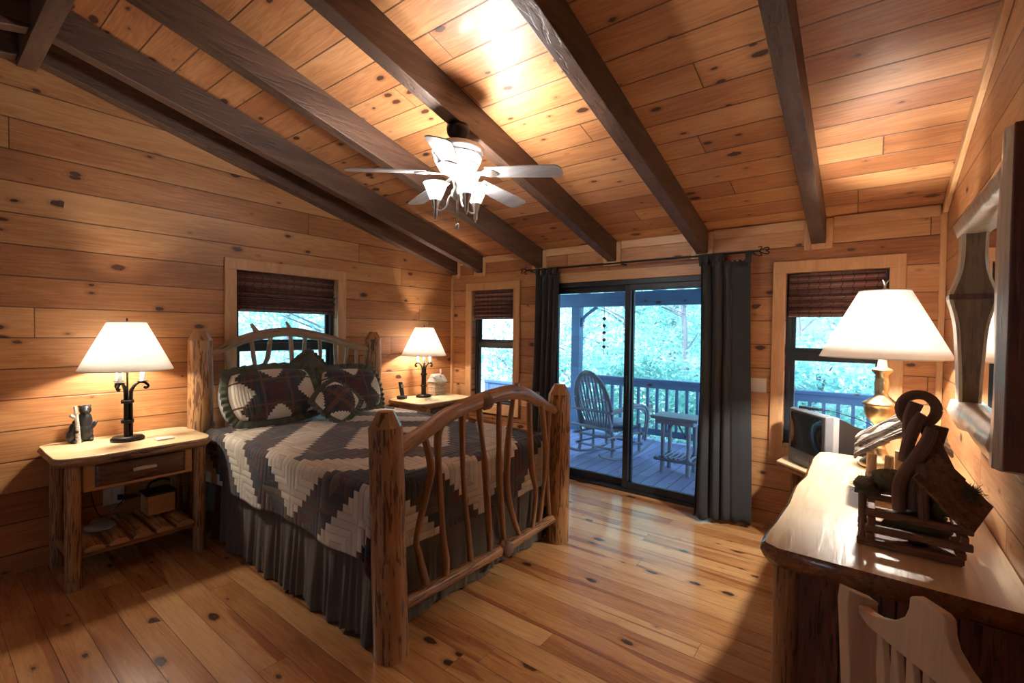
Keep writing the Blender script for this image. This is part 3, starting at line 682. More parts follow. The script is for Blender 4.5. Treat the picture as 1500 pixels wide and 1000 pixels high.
# ================================================================== BED
BY0, BY1 = -2.92, -1.33; FX, HX = 2.445, .16
bed = thing('log_bed', (1.3, -2.125, 0), 'peeled log bed with arched branch headboard and footboard', 'bed')
def post(x, y, h, seed, r=.083, lx=0, ly=0):
    b = MB()
    b.tube([(x+lx, y+ly, 0), (x+lx, y+ly, .02), (x+lx*.65, y+ly*.65, .4), (x+lx*.3, y+ly*.3, .8), (x, y, h-.075)], [r*.94, r*1.03, r*1.01, r, r*.97], 20, .05, sub=5, caps=True, seed=seed)
    n = 8; rt_ = r*.94   # chamfered facets on top
    lo = [(x+rt_*1.03*math.cos(2*PI*(k+.5)/n), y+rt_*1.03*math.sin(2*PI*(k+.5)/n), h-.076) for k in range(n)]
    hi = [(x+rt_*.52*math.cos(2*PI*(k+.5)/n), y+rt_*.52*math.sin(2*PI*(k+.5)/n), h) for k in range(n)]
    b.add(lo+hi, [(k, (k+1) % n, n+(k+1) % n, n+k) for k in range(n)]+[tuple(range(n, 2*n))], [[(.1+k*.1, 3.1), (.12+k*.1, 3.1), (.12+k*.1, 3.2), (.1+k*.1, 3.2)] for k in range(n)]+[[(.4, 3.3)]*n])
    o = b.build('bed_post', M['log'], bed)
    for q in range(3):
        a = 2.1*q+seed; z = .25+.33*q+.1*math.sin(seed*5+q)
        MB().ball((x+math.cos(a)*r*.93, y+math.sin(a)*r*.93, z), (.022, .022, .03), 10, 8, .2, seed=q).build('knot', M['branch'], o)
    return o
post(FX, BY0, 1.185, 1, .083, .028, .022); post(FX, BY1, 1.185, 2, .084); post(HX, BY0, 1.55, 3, .086); post(HX, BY1, 1.55, 4, .084)
# footboard
fr = MB().tube([(FX, -2.89, .965), (FX, -2.70, 1.035), (FX, -2.50, 1.110), (FX, -2.30, 1.150), (FX, -2.12, 1.175), (FX, -1.95, 1.180), (FX, -1.80, 1.160), (FX, -1.66, 1.105), (FX, -1.50, 1.035), (FX, -1.37, .985)],
               [.040, .042, .044, .045, .045, .046, .045, .040, .034, .028], 14, .12, sub=4, seed=5).build('foot_rail', M['branch'], bed)
MB().ball((FX+.02, -2.205, 1.155), (.045, .06, .045), 12, 8, .5, seed=2).build('burl', M['driftwood'], fr)
MB().tube([(FX, -1.86, 1.18), (FX, -1.865, 1.235)], [.022, .017], 10, .1).build('branch_stub', M['branch'], fr)
MB().tube([(FX, -1.64, 1.11), (FX, -1.62, 1.15)], [.018, .014], 8, .1).build('branch_stub', M['branch'], fr)
lr = MB().tube([(FX, -2.87, .195), (FX, -2.4, .185), (FX, -2.0, .18), (FX, -1.7, .185), (FX, -1.38, .19)], [.036, .034, .036, .034, .030], 14, .10, sub=4, seed=6).build('lower_rail', M['log'], bed)
MB().ball((FX+.012, -1.985, .178), (.055, .062, .052), 16, 10, .35, seed=4).build('burl', M['driftwood'], lr)
sp = [((-2.675, 1.03), (-2.635, .827), (-2.726, .528), (-2.706, .414), (-2.632, .20)), ((-2.548, 1.08), (-2.577, .962), (-2.52, .458), (-2.491, .294), (-2.506, .20)),
      ((-2.377, 1.13), (-2.359, .723), (-2.292, .19)), ((-2.247, 1.14), (-2.205, .852), (-2.19, .723), (-2.138, .329), (-2.122, .19)), ((-2.067, 1.16), (-2.055, .865), (-2.021, .553), (-1.965, .19)),
      ((-1.897, 1.16), (-1.941, .799), (-1.935, .485), (-1.816, .19)), ((-1.72, 1.12), (-1.691, .655), (-1.645, .452), (-1.68, .19)), ((-1.595, 1.06), (-1.521, .717), (-1.532, .421), (-1.57, .19)), ((-1.474, 1.0), (-1.472, .556), (-1.427, .19))]
for i, s_ in enumerate(sp):
    MB().tube([(FX+.012*math.sin(i*2+j), y, z) for j, (y, z) in enumerate(s_)], [.019+.004*math.sin(i+j*2) for j in range(len(s_))], 10, .22, sub=5, seed=i*1.7).build('spindle', M['branch'], bed)
# headboard
hr = MB().tube([(HX, -2.88, 1.375), (HX, -2.78, 1.40), (HX, -2.62, 1.475), (HX, -2.43, 1.525), (HX, -2.24, 1.545), (HX, -2.05, 1.525), (HX, -1.85, 1.485), (HX, -1.65, 1.43), (HX, -1.48, 1.385), (HX, -1.38, 1.37)],
               [.030, .034, .038, .042, .042, .042, .038, .036, .034, .028], 14, .12, sub=4, seed=9).build('head_rail', M['greybranch'], bed)
MB().tube([(HX, -2.50, 1.54), (HX, -2.545, 1.61)], [.024, .013], 8, .1).build('branch_stub', M['greybranch'], hr)
MB().tube([(HX, -2.22, 1.58), (HX, -2.25, 1.635)], [.018, .008], 8, .1).build('branch_stub', M['greybranch'], hr)
MB().tube([(HX, -2.87, .55), (HX, -1.38, .55)], .04, 12, .1, sub=0).build('head_lower_rail', M['greybranch'], bed)
hs = [(-2.76, -2.72), (-2.55, -2.515), (-2.38, -2.44), (-2.215, -2.20), (-2.07, -2.10), (-1.935, -1.94), (-1.77, -1.755), (-1.655, -1.66), (-1.525, -1.53), (-1.43, -1.44)]
for i, (a, b) in enumerate(hs):
    zt = 1.40+.15*math.sin(PI*(a+2.88)/1.5)*.98
    MB().tube([(HX, a, zt), (HX+.01, (a+b)/2+.012*math.sin(i*3), 1.33), (HX, b, 1.22), (HX, b+.01, .9), (HX, b, .55)], [.017, .019, .016, .018, .018], 10, .2, sub=4, seed=i+20).build('spindle', M['greybranch'], bed)
for y in (-2.86, -1.39): MB().b2((.20, y-.02, .26), (2.38, y+.02, .42)).build('side_rail', M['trimx'], bed, bevel=.01)
mt = tag(MB().b2((.27, -2.855, .43), (2.30, -1.395, .775)).build('mattress', M['white'], bevel=.05, seg=4), 'white mattress and box spring under the patchwork quilt', 'mattress')

# gathered skirt
def skirt_path(t):
    a, b, c = 2.08, 1.53, 2.08; d_ = t*(a+b+c); r = .0
    if d_ < a: return Vector((.28+d_, -2.895)), Vector((0, -1))
    if d_ < a+b: return Vector((2.345, -2.89+(d_-a))), Vector((1, 0))
    return Vector((2.36-(d_-a-b), -1.355)), Vector((0, 1))
def skf(u, v):
    p, n = skirt_path(u); z = .435-.42*v
    w_ = math.sin(u*380+3*math.sin(u*57)+2*math.sin(u*131))*.009+math.sin(u*173+2*math.sin(u*41))*.012+.006*mnoise.noise(Vector((u*300, v*2, 0)))
    q = p+n*(.012+(.008+.5*v*.05)*1.0+w_*(.25+v*.95)) if n.x == 0 else p+n*(.004+w_*(.2+.6*v))
    return (q.x, q.y, z+.008*math.sin(u*60)*v)
tag(MB().grid(skf, 900, 10).build('bed_skirt', M['skirt']), 'olive brown gathered bed skirt hanging to the floor', 'bed skirt')

# quilt: one cloth draped over the top, both sides and the foot
QT = .80; QX0, QX1 = .30, 2.315; QY0, QY1 = -2.875, -1.375; UC, VC = 1.60, -2.125
OV, OF = .40, .40
def qpos(u, v):
    """cloth coordinates in metres -> world"""
    du = max(0, u-QX1); dv = max(0, QY0-v); dw = max(0, v-QY1); d2 = max(dv, dw)
    x = min(u, QX1); y = min(max(v, QY0), QY1); sgn = -1 if dv > 0 else 1
    def drop(d):        # rounded edge then fall
        r = .055
        if d < r*1.57: a = d/r; return r*math.sin(a), r*(1-math.cos(a))
        return r, r+(d-r*1.57)
    n = mnoise.noise(Vector((u*3, v*3, 0)))*.010+mnoise.noise(Vector((u*9, v*9, 3)))*.003
    if du > 0 and d2 > 0:
        dd = math.hypot(du, d2); th = math.atan2(d2, du); h, z = drop(dd)
        f = 1+max(0, (dd-.12))*(.65*math.sin(2*th)); h2 = h*.9+.018*math.sin(th*6)*min(1, dd*3)
        hx = min(h2*math.cos(th)*f, .055); hy = h2*math.sin(th)*f
        return (x+hx, y+sgn*hy, QT-z*1.12+n*.3)
    if du > 0:
        h, z = drop(du); return (x+min(h+.006*math.sin(v*17)*min(1, du*4), .060), y, QT-z+n*.2)
    if d2 > 0:
        h, z = drop(d2); fl = .012*math.sin(u*7)+.008*math.sin(u*16+1); return (x, y+sgn*(h+(.01+fl)*min(1, d2*3)+.025*d2), QT-z+.012*math.sin(u*5)*d2)
    cr = -.018*((y+2.125)/.75)**4-.02*max(0, (x-2.0)/.3)**3
    return (x, y, QT+n+cr)
U0, U1, V0, V1 = QX0, QX1+OF, QY0-OV, QY1+OV
tag(MB().grid(lambda a, b: qpos(U0+(U1-U0)*a, V0+(V1-V0)*b), 170, 160, lambda a, b: (U0+(U1-U0)*a-UC, V0+(V1-V0)*b-VC)).build('patchwork_quilt', M['quilt'], solid=.014),
    'navy, brown and cream log-cabin patchwork quilt covering the bed', 'quilt')

def pillow(name, w_, h_, th, mat, center, rot, label, ruffle=.055, rmat=None, cat='pillow', uvo=(0, 0)):
    root = thing(name, center, label, cat); root.rotation_euler = rot
    def pf(sg):
        def f(u, v):
            a, b = u*2-1, v*2-1
            pinch = 1-.05*(a*a*b*b)*2
            t_ = max(0, (1-abs(a)**2.6)*(1-abs(b)**2.6))**.45
            wr = mnoise.noise(Vector((a*2.2, b*2.2, sg)))*.014*t_
            return (a*w_/2*(1-.045*b*b)*pinch, b*h_/2*(1-.05*a*a)*pinch, sg*(th/2*t_+wr))
        return f
    b = MB(); uvf = lambda u, v: ((u-.5)*w_+uvo[0], (v-.5)*h_+uvo[1])
    b.grid(pf(1), 36, 28, uvf); b.grid(pf(-1), 36, 28, uvf)
    L(b.build('pillow_cover', mat, root, weld=True))
    if ruffle:
        r = MB(); N = 260
        def rim(t_):
            p = t_*4; k = int(p) % 4; q = p-int(p); q2 = q*2-1
            a, c = [(q2, -1), (1, q2), (-q2, 1), (-1, -q2)][k]
            return a, c
        def rf(u, v):
            a, c = rim(min(u, .99999)); pinch = 1-.05*(a*a*c*c)*2
            x, y = a*w_/2*(1-.045*c*c)*pinch, c*h_/2*(1-.05*a*a)*pinch
            L_ = math.hypot(x, y); k = 1+v*ruffle/L_*1.15
            ex = 1 if abs(a) >= abs(c) else 0; x2 = x+(math.copysign(1, a)*v*ruffle if abs(a) > .97 else a*v*ruffle*.9); y2 = y+(math.copysign(1, c)*v*ruffle if abs(c) > .97 else c*v*ruffle*.9)
            return (x2, y2, v*.012*math.sin(u*230)-.008*v)
        r.grid(rf, N, 3); L(r.build('ruffle', rmat or M['ruffle'], root, solid=.003))
    return root
def rot3(tilt, yaw, roll=0):
    """pillow local: x = width, y = up, z = face. Stand it up facing +x, lean it back by tilt, then yaw / roll in its plane."""
    base = Matrix(((0, 0, 1), (1, 0, 0), (0, 1, 0)))     # x->y, y->z, z->x
    return (Matrix.Rotation(yaw, 3, 'Z') @ Matrix.Rotation(-tilt, 3, 'Y') @ base @ Matrix.Rotation(roll, 3, 'Z')).to_euler()
pillow('pillow_sham', .66, .42, .17, M['sham'], (.44, -2.49, 1.045), rot3(R(24), R(-5), R(2)), 'patchwork pillow with green ruffle at the left side of the bed')
pillow('pillow_sham', .62, .40, .17, M['sham'], (.43, -1.76, 1.015), rot3(R(24), R(4), R(-2)), 'patchwork pillow with green ruffle at the right side of the bed, farther from the camera')
pillow('pillow', .62, .38, .14, M['white'], (.30, -2.54, 1.00), rot3(R(17), 0), 'plain white bed pillow peeking out behind the left patchwork pillow', ruffle=0)
pillow('ruffled_pillow', .34, .34, .12, M['ruffle'], (.30, -2.10, 1.15), rot3(R(15), 0, R(38)), 'dark green ruffled pillow standing behind the two patchwork shams', ruffle=.04)
pillow('throw_pillow', .31, .31, .13, M['throw'], (.70, -2.08, .965), rot3(R(38), R(-8), R(40)), 'small square patchwork throw pillow set on its corner in front', ruffle=.04)

# ================================================================== NIGHTSTANDS
NZ = .80
def nightstand(cy, label):
    t = thing('nightstand', (.32, cy, 0), label, 'nightstand', 'log nightstands')
    # live-edge top: wobbling outline with rounded corners
    P = []; x0, x1, y0, y1 = .012, .615, cy-.42, cy+.40
    for k in range(60):
        a = 2*PI*k/60; c_, s_ = math.cos(a), math.sin(a); e = .28
        x = (x0+x1)/2+(x1-x0)/2*math.copysign(abs(c_)**e, c_); y = (y0+y1)/2+(y1-y0)/2*math.copysign(abs(s_)**e, s_)
        if x > .1: x += .010*mnoise.noise(Vector((x*6, y*7, 1)))
        P.append((x, y+.010*mnoise.noise(Vector((x*8, y*5, 4)))))
    MB().prism(P, .012, 2, NZ-.012).build('top', M['slab'], t, bevel=.003)
    cxm, cym = (x0+x1)/2, (y0+y1)/2
    r1 = [(cxm+(x-cxm)*1.0, cym+(y-cym)*1.0, NZ-.0125) for x, y in P]; r2 = [(max(x0, cxm+(x-cxm)*1.035), cym+(y-cym)*1.025, NZ-.03) for x, y in P]; r3 = [(max(x0, cxm+(x-cxm)*.97), cym+(y-cym)*.975, NZ-.058) for x, y in P]
    n = len(P); b = MB(); b.add(r1+r2+r3, [(j*n+(k+1) % n, j*n+k, (j+1)*n+k, (j+1)*n+(k+1) % n) for j in range(2) for k in range(n)]+[tuple(range(2*n, 3*n))[::-1]], smooth=True)
    b.build('bark_edge', M['slabedge'], t)
    for i, (x, y) in enumerate(((.545, cy-.335), (.545, cy+.325), (.085, cy-.335), (.085, cy+.325))):
        MB().tube([(x, y, 0), (x, y, .3), (x, y, NZ-.059)], [.040, .039, .037], 14, .12, sub=6, seed=i+cy).build('leg', M['log'], t)
    MB().b2((.10, cy-.30, .575), (.52, cy+.29, NZ-.06)).build('drawer_box', M['panelwood'], t, bevel=.004)
    fp = MB().b2((.5205, cy-.29, .57), (.548, cy+.28, NZ-.062)).build('front_frame', M['panelwood'], t, bevel=.004)
    dr = MB()
    dr.grid(lambda u, v: (.551+.022*math.sin(PI*v)**.6*math.sin(PI*u)**.2, cy-.235+.47*u, .592+.135*v), 20, 12)
    do = dr.build('drawer', M['barkdark'], t, solid=.006)
    hb_ = MB().tube([(.60, cy-.06, .668), (.606, cy, .672), (.60, cy+.06, .668)], [.011, .013, .010], 10, sub=3); hb_.tube([(.57, cy-.045, .667), (.60, cy-.045, .668)], .006, 6); hb_.tube([(.57, cy+.045, .667), (.60, cy+.045, .668)], .006, 6)
    hb_.build('drawer_pull', M['antler'], do)
    for x in (.545, .085): MB().tube([(x, cy-.30, .20), (x, cy, .195), (x, cy+.29, .20)], .024, 10, .12, sub=3).build('shelf_rail', M['log'], t)
    for y in (cy-.335, cy+.325): MB().tube([(.08, y, .17), (.55, y, .17)], .02, 10, .1).build('side_rail', M['log'], t)
    for i in range(5):
        y = cy-.245+.118*i; b = MB().tube([(.07, y, 0), (.32, y+.004, 0), (.590, y, 0)], [.052, .054, .050], 14, .12, sub=3, seed=i)
        b.v = [(p[0], p[1], .222+p[2]*.55 if p[2] > 0 else .222+p[2]*.15) for p in b.v]; b.build('shelf_slat', M['log'], t)
    return t
ns = nightstand(-3.385, 'log nightstand at the left with bear figurine, lamp and dark drawer')
nightstand(-.64, 'log nightstand in the far corner beyond the bed, only its top showing')

def table_lamp(x, y, label):
    t = thing('table_lamp', (x, y, NZ), label, 'table lamp', 'iron table lamps'); Z = NZ
    MB().lathe((x, y, Z), [(0, .001), (.086, .001), (.090, .010), (.088, .020), (.080, .026), (.078, .030), (0, .030)], 28, sx=.9, sy=1.05).build('base', M['black'], t)
    for i, a in enumerate((R(80), R(200), R(-40))):
        dx, dy = math.cos(a), math.sin(a)
        MB().tube([(x+.018*dx, y+.018*dy, Z+.028), (x+.018*dx, y+.018*dy, Z+.30), (x+.028*dx, y+.028*dy, Z+.355), (x+.06*dx, y+.06*dy, Z+.392), (x+.095*dx, y+.095*dy, Z+.388), (x+.112*dx, y+.112*dy, Z+.366), (x+.100*dx, y+.100*dy, Z+.352), (x+.090*dx, y+.090*dy, Z+.362)], [.012, .012, .011, .009, .009, .009, .010, .008], 8, sub=4).build('arm', M['black'], t)
        cx_, cy_ = x+.082*dx, y+.082*dy
        MB().lathe((cx_, cy_, Z+.397), [(0, 0), (.030, 0), (.030, .004), (0, .005)], 14).build('drip_pan', M['black'], t)
        MB().lathe((cx_, cy_, Z+.402), [(.015, 0), (.015, .085), (0, .085)], 12).build('candle_sleeve', M['candle'], t)
    for z in (.12, .255):
        MB().lathe((x, y, Z+z), [(.033, 0), (.036, .0), (.036, .022), (.033, .022)], 20).build('band', M['black'], t)
    MB().tube([(x, y, Z+.03), (x, y, Z+.80)], .006, 8).build('stem', M['black'], t)
    MB().lathe((x, y, Z), [(.255, .485), (.105, .805)], 48).build('lamp_shade', M['shade'], t, solid=.002)
    rr = MB()
    for (r_, z) in ((.255, .484), (.105, .806)): rr.lathe((x, y, Z+z), [(r_-.003, -.003), (r_+.0015, -.003), (r_+.0015, .003), (r_-.003, .003), (r_-.003, -.003)], 48)
    for k in range(3): rr.tube([(x, y, Z+.80), (x+.104*math.cos(k*2.09), y+.104*math.sin(k*2.09), Z+.803)], .002, 5)
    rr.build('shade_rim', M['black'] if False else M['candle'], t)
    MB().lathe((x, y, Z+.803), [(0, .03), (.007, .022), (.004, .012), (.008, .004), (0, 0)], 10).build('finial', M['black'], t)
    MB().ball((x, y+.03, Z+.60), (.03, .03, .04), 12, 8).build('light_bulb', M['bulb'], t)
    lamp_light('lamp_light', (x, y-.03, Z+.60), P_LAMP, (1, .89, .74), .035, t)
    return t
def emis(name, col, st):
    t = NT(name); t.set(col=(*col, 1), emis=(*col, 1), estr=st); return t.m
M['bulb'] = emis('warm_bulb', (1, .82, .6), 6); M['bulbw'] = emis('white_bulb', (1, .97, .92), 12)
P_LAMP, P_BRASS, P_FAN = 38, 100, 50
table_lamp(.285, -3.40, 'black iron candle-arm table lamp with cream shade on the near left nightstand')
table_lamp(.20, -.66, 'black iron candle-arm table lamp with cream shade on the far corner nightstand')

# bears and birch log figurine
t = thing('bear_figurine', (.11, -3.62, NZ), 'dark bear figurine with a birch trunk on the left end of the nightstand', 'figurine'); bx_, by_ = .10, -3.585
b = MB(); z = NZ
b.ball((bx_, by_, z+.066), (.042, .044, .066), 16, 12); b.ball((bx_, by_, z+.140), (.038, .040, .062), 16, 12); b.ball((bx_+.004, by_+.002, z+.212), (.032, .034, .034), 16, 12)
b.ball((bx_+.034, by_-.002, z+.205), (.020, .016, .014), 10, 8); b.ball((bx_-.004, by_-.026, z+.236), .009, 8, 6); b.ball((bx_-.004, by_+.028, z+.236), .009, 8, 6)
for s_ in (-1, 1):
    b.ball((bx_+.012, by_+s_*.026, z+.022), (.020, .018, .030), 10, 8); b.ball((bx_+.028, by_+s_*.026, z+.010), (.024, .015, .0095), 10, 8)
    b.ball((bx_+.018, by_+s_*.042, z+.105), (.016, .013, .034), 10, 8, rot=Matrix.Rotation(-.5*s_, 3, 'X'))
b.build('bear_body', M['blackplastic'], t, remesh=.0035)
b = MB(); b2x, b2y = .12, -3.655
b.ball((b2x, b2y, z+.045), (.028, .028, .045), 14, 10); b.ball((b2x+.002, b2y+.01, z+.095), (.022, .024, .036), 14, 10); b.ball((b2x+.012, b2y+.018, z+.135), (.018, .018, .020), 12, 8); b.ball((b2x+.026, b2y+.022, z+.075), (.024, .012, .012), 8, 6); b.ball((b2x+.026, b2y+.01, z+.012), (.026, .016, .011), 8, 6)
b.build('bear_cub', M['blackplastic'], t, remesh=.0035)
MB().tube([(.150, -3.628, z), (.148, -3.630, z+.09), (.146, -3.633, z+.17), (.145, -3.641, z+.245)], [.014, .012, .011, .009], 10, .2, sub=3).build('birch_trunk', M['barkroof'], t)
MB().tube([(.146, -3.634, z+.165), (.146, -3.665, z+.190)], [.010, .011], 8, .1).build('trunk_branch', M['barkroof'], t)
tag(MB().prism([(.40, -3.285), (.40, -3.185), (.475, -3.185), (.475, -3.285)], .012, 2, NZ+.001).build('remote_box', M['whiteplastic'], bevel=.004), 'small flat ivory box lying beside the left nightstand lamp', 'box')
# cordless phone, cabin ornament and card on the far nightstand
t = thing('cordless_phone', (.13, -.92, NZ), 'black cordless phone standing in its charger', 'phone')
MB().prism([(.09, -.965), (.09, -.885), (.17, -.875), (.185, -.925), (.17, -.975)], .035, 2, NZ+.001).build('charger', M['blackplastic'], t, bevel=.008)
ph = MB().box((.125, -.925, NZ+.115), (.026, .048, .16), Matrix.Rotation(R(-14), 3, 'Y')).build('handset', M['blackplastic'], t, bevel=.008, seg=3)
MB().box((.140, -.925, NZ+.145), (.003, .032, .035), Matrix.Rotation(R(-14), 3, 'Y')).build('phone_screen', M['silver'], ph)
t = thing('cabin_ornament', (.16, -.42, NZ), 'little log cabin ornament with striped roof and pink chimney behind the far lamp', 'ornament')
for i in range(7): MB().b2((.10, -.50, NZ+.001+i*.022), (.22, -.32, NZ+.020+i*.022)).build('log_course', M['birch'] if i % 2 else M['barkroof'], t, bevel=.005)
MB().prism([(.085, NZ+.155), (.235, NZ+.155), (.16, NZ+.255)], .20, 1, -.51).build('cabin_roof', M['barkroof'], t, bevel=.004)
MB().b2((.145, -.36, NZ+.24), (.175, -.325, NZ+.305)).build('chimney', plain('pink_brick', (.55, .22, .17), .8), t)
tag(MB().b2((.40, -.83, NZ+.0005), (.49, -.70, NZ+.004)).build('card', M['white']), 'white card lying flat in front of the far lamp', 'card')
# wooden caddy with black lid on the lower shelf, flat tray, outlet and cords
sy = -3.23
t = thing('wooden_box', (.28, sy, .264), 'small wooden box with black lid and handle on the nightstand shelf', 'box')
MB().b2((.20, sy-.08, .266), (.36, sy+.08, .40)).build('box_body', M['panelwood'], t, bevel=.003)
MB().b2((.19, sy-.09, .401), (.37, sy+.09, .416)).build('lid', M['blackplastic'], t, bevel=.004)
MB().tube([(.28, sy-.06, .415), (.28, sy-.05, .47), (.28, sy+.02, .49), (.28, sy+.07, .47)], .008, 8, sub=3).build('handle', M['black'], t)
tag(MB().ball((.36, -3.56, .282), (.10, .08, .016), 20, 8).build('grey_dish', M['tvface']), 'flat grey dish on the left end of the nightstand shelf', 'dish')
t = thing('wall_outlet', (0, -3.42, .36), 'ivory double outlet plate on the wall under the nightstand', 'outlet')
MB().b2((.0005, -3.475, .30), (.007, -3.355, .42)).build('cover_plate', M['whiteplastic'], t, bevel=.003)
for y in (-3.447, -3.385): MB().b2((.0072, y-.016, .318), (.010, y+.016, .402)).build('socket', M['whiteplastic'], t)
MB().b2((.011, -3.40, .33), (.045, -3.372, .365)).build('plug', M['blackplastic'], t, bevel=.004)
tag(MB().tube([(.045, -3.386, .347), (.09, -3.39, .33), (.05, -3.50, .25), (.035, -3.55, .50), (.022, -3.50, .74)], .004, 6, sub=6).build('lamp_cord', M['blackplastic']), 'black cord looping from the outlet up behind the nightstand', 'cord')

# ================================================================== CEILING FAN
fx_, fy_ = 2.2265, -2.22; FZ = 2.555
t = thing('ceiling_fan', (fx_, fy_, 2.83), 'ceiling fan with five pale blades and three upturned lit glass shades', 'ceiling fan')
MB().lathe((fx_, fy_, 0), [(0, 2.846), (.068, 2.846), (.072, 2.82), (.066, 2.79), (.045, 2.765), (.02, 2.755), (0, 2.755)], 24).build('canopy', M['black'], t)
MB().tube([(fx_, fy_, 2.765), (fx_, fy_, 2.70)], .014, 10).build('downrod', M['black'], t)
M['fanwhite'] = plain('pewter_white_housing', (.66, .66, .66), .35, .2)
hs_ = MB().lathe((fx_, fy_, 0), [(.03, 2.722), (.10, 2.720), (.150, 2.712), (.163, 2.700), (.158, 2.675), (.150, 2.655), (.149, 2.650), (.143, 2.625), (.128, 2.600), (.127, 2.595), (.110, 2.570), (.090, 2.555), (.05, 2.545), (0, 2.545)], 40).build('motor_housing', M['fanwhite'], t)
for z_, r_ in ((2.652, .1505), (2.597, .128)): MB().lathe((fx_, fy_, z_), [(r_, -.0025), (r_+.002, 0), (r_, .0025)], 40).build('dark_band', M['black'], hs_)
base_ang = math.degrees(YAW)
for k, da in enumerate((-19, 53, 125, 197, 268)):
    a = R(base_ang+da); rot = Matrix.Rotation(a, 3, 'Z') @ Matrix.Rotation(R(4.5), 3, 'Y') @ Matrix.Rotation(R(-11), 3, 'X')
    P = []
    for (r_, w_) in ((.20, .052), (.30, .058), (.48, .066), (.62, .069)): P.append((r_, w_))
    arc = [(.62+.045*math.sin(R(q)), .069-.045+.045*math.cos(R(q))) for q in range(15, 91, 15)]
    up = P+arc; out = up+[(x, -y) for x, y in reversed(up)]
    b = MB(); b.add([rot @ Vector((x, y, s_)) + Vector((fx_, fy_, FZ)) for s_ in (-.003, .003) for x, y in out],
        [tuple(range(len(out)))[::-1], tuple(range(len(out), 2*len(out)))]+[(i, (i+1) % len(out), len(out)+(i+1) % len(out), len(out)+i) for i in range(len(out))])
    bo = b.build('fan_blade', M['blade'], t)
    c = MB(); iron = [(.07, .016), (.13, .014), (.17, .020), (.205, .045), (.245, .040), (.27, .0)]; pl = iron+[(x, -y) for x, y in reversed(iron[:-1])]
    c.add([rot @ Vector((x, y, s_)) + Vector((fx_, fy_, FZ)) for s_ in (-.009, -.0035) for x, y in pl],
        [tuple(range(len(pl)))[::-1], tuple(range(len(pl), 2*len(pl)))]+[(i, (i+1) % len(pl), len(pl)+(i+1) % len(pl), len(pl)+i) for i in range(len(pl))])
    c.build('blade_bracket', M['silver'], bo)
MB().lathe((fx_, fy_, 0), [(0, 2.545), (.045, 2.545), (.045, 2.52), (.03, 2.505), (.024, 2.46), (.038, 2.44), (.038, 2.41), (.02, 2.39), (.0, 2.385)], 20).build('light_stem', M['silver'], t)
for k, da in enumerate((172, 300, 40)):
    a = R(base_ang+da); dx, dy = math.cos(a), math.sin(a); q = lambda r_, z_: (fx_+dx*r_, fy_+dy*r_, z_)
    ao = MB().tube([q(.03, 2.43), q(.055, 2.40), q(.07, 2.35), q(.10, 2.325), q(.14, 2.33)], .006, 8, sub=4).build('light_arm', M['silver'], t)
    cx_, cy_, _ = q(.14, 0)
    MB().lathe((cx_, cy_, 0), [(0, 2.268), (.006, 2.272), (.004, 2.285), (.013, 2.290), (.015, 2.335), (.018, 2.345), (.030, 2.385), (.031, 2.392), (0, 2.392)], 16).build('lamp_socket', M['silver'], ao)
    MB().lathe((cx_, cy_, 0), [(.028, 2.388), (.036, 2.40), (.046, 2.425), (.050, 2.432), (.058, 2.455), (.062, 2.462), (.070, 2.485), (.078, 2.495)], 28).build('glass_shade', M['fanglass'], ao, solid=.002)
    MB().ball((cx_, cy_, 2.435), (.022, .022, .032), 12, 8).build('light_bulb', M['bulbw'], ao)
    lamp_light('fan_light', (cx_, cy_, 2.475), P_FAN, (1, .95, .90), .05, t)
for dx in (-.012, .014):
    ch_ = MB().tube([(fx_+dx, fy_-dx*.5, 2.39), (fx_+dx, fy_-dx*.5, 2.245)], .0022, 5); ch_.ball((fx_+dx, fy_-dx*.5, 2.225), (.009, .009, .018), 8, 6); ch_.build('pull_chain', M['silver'], t)

# ================================================================== CURTAINS
t = thing('curtain_rod', (2.4, -.10, 2.25), 'thin black iron curtain rod with curled finials above the sliding door', 'curtain rod')
MB().tube([(1.24, -.10, 2.25), (3.56, -.10, 2.25)], .008, 8).build('rod', M['black'], t)
for x, s_ in ((1.24, -1), (3.56, 1)):
    b = MB()
    for s2 in (-1, 1): b.tube([(x, -.10, 2.25), (x+.03*s_, -.10, 2.25+.018*s2), (x+.062*s_, -.10, 2.25+.026*s2), (x+.072*s_, -.10, 2.25+.012*s2), (x+.05*s_, -.10, 2.25)], .0045, 6, sub=4)
    b.tube([(x, -.10, 2.25), (x+.02*s_, -.10, 2.285), (x-.008*s_, -.10, 2.285)], .004, 6, sub=4); b.tube([(x, -.10, 2.25), (x+.02*s_, -.10, 2.215), (x-.008*s_, -.10, 2.215)], .004, 6, sub=4)
    b.build('finial', M['black'], t)
for x in (1.30, 2.38, 3.52): MB().b2((x-.008, -.10, 2.232), (x+.008, -.0225 if x == 2.38 else -.001, 2.242)).build('rod_bracket', M['black'], t)
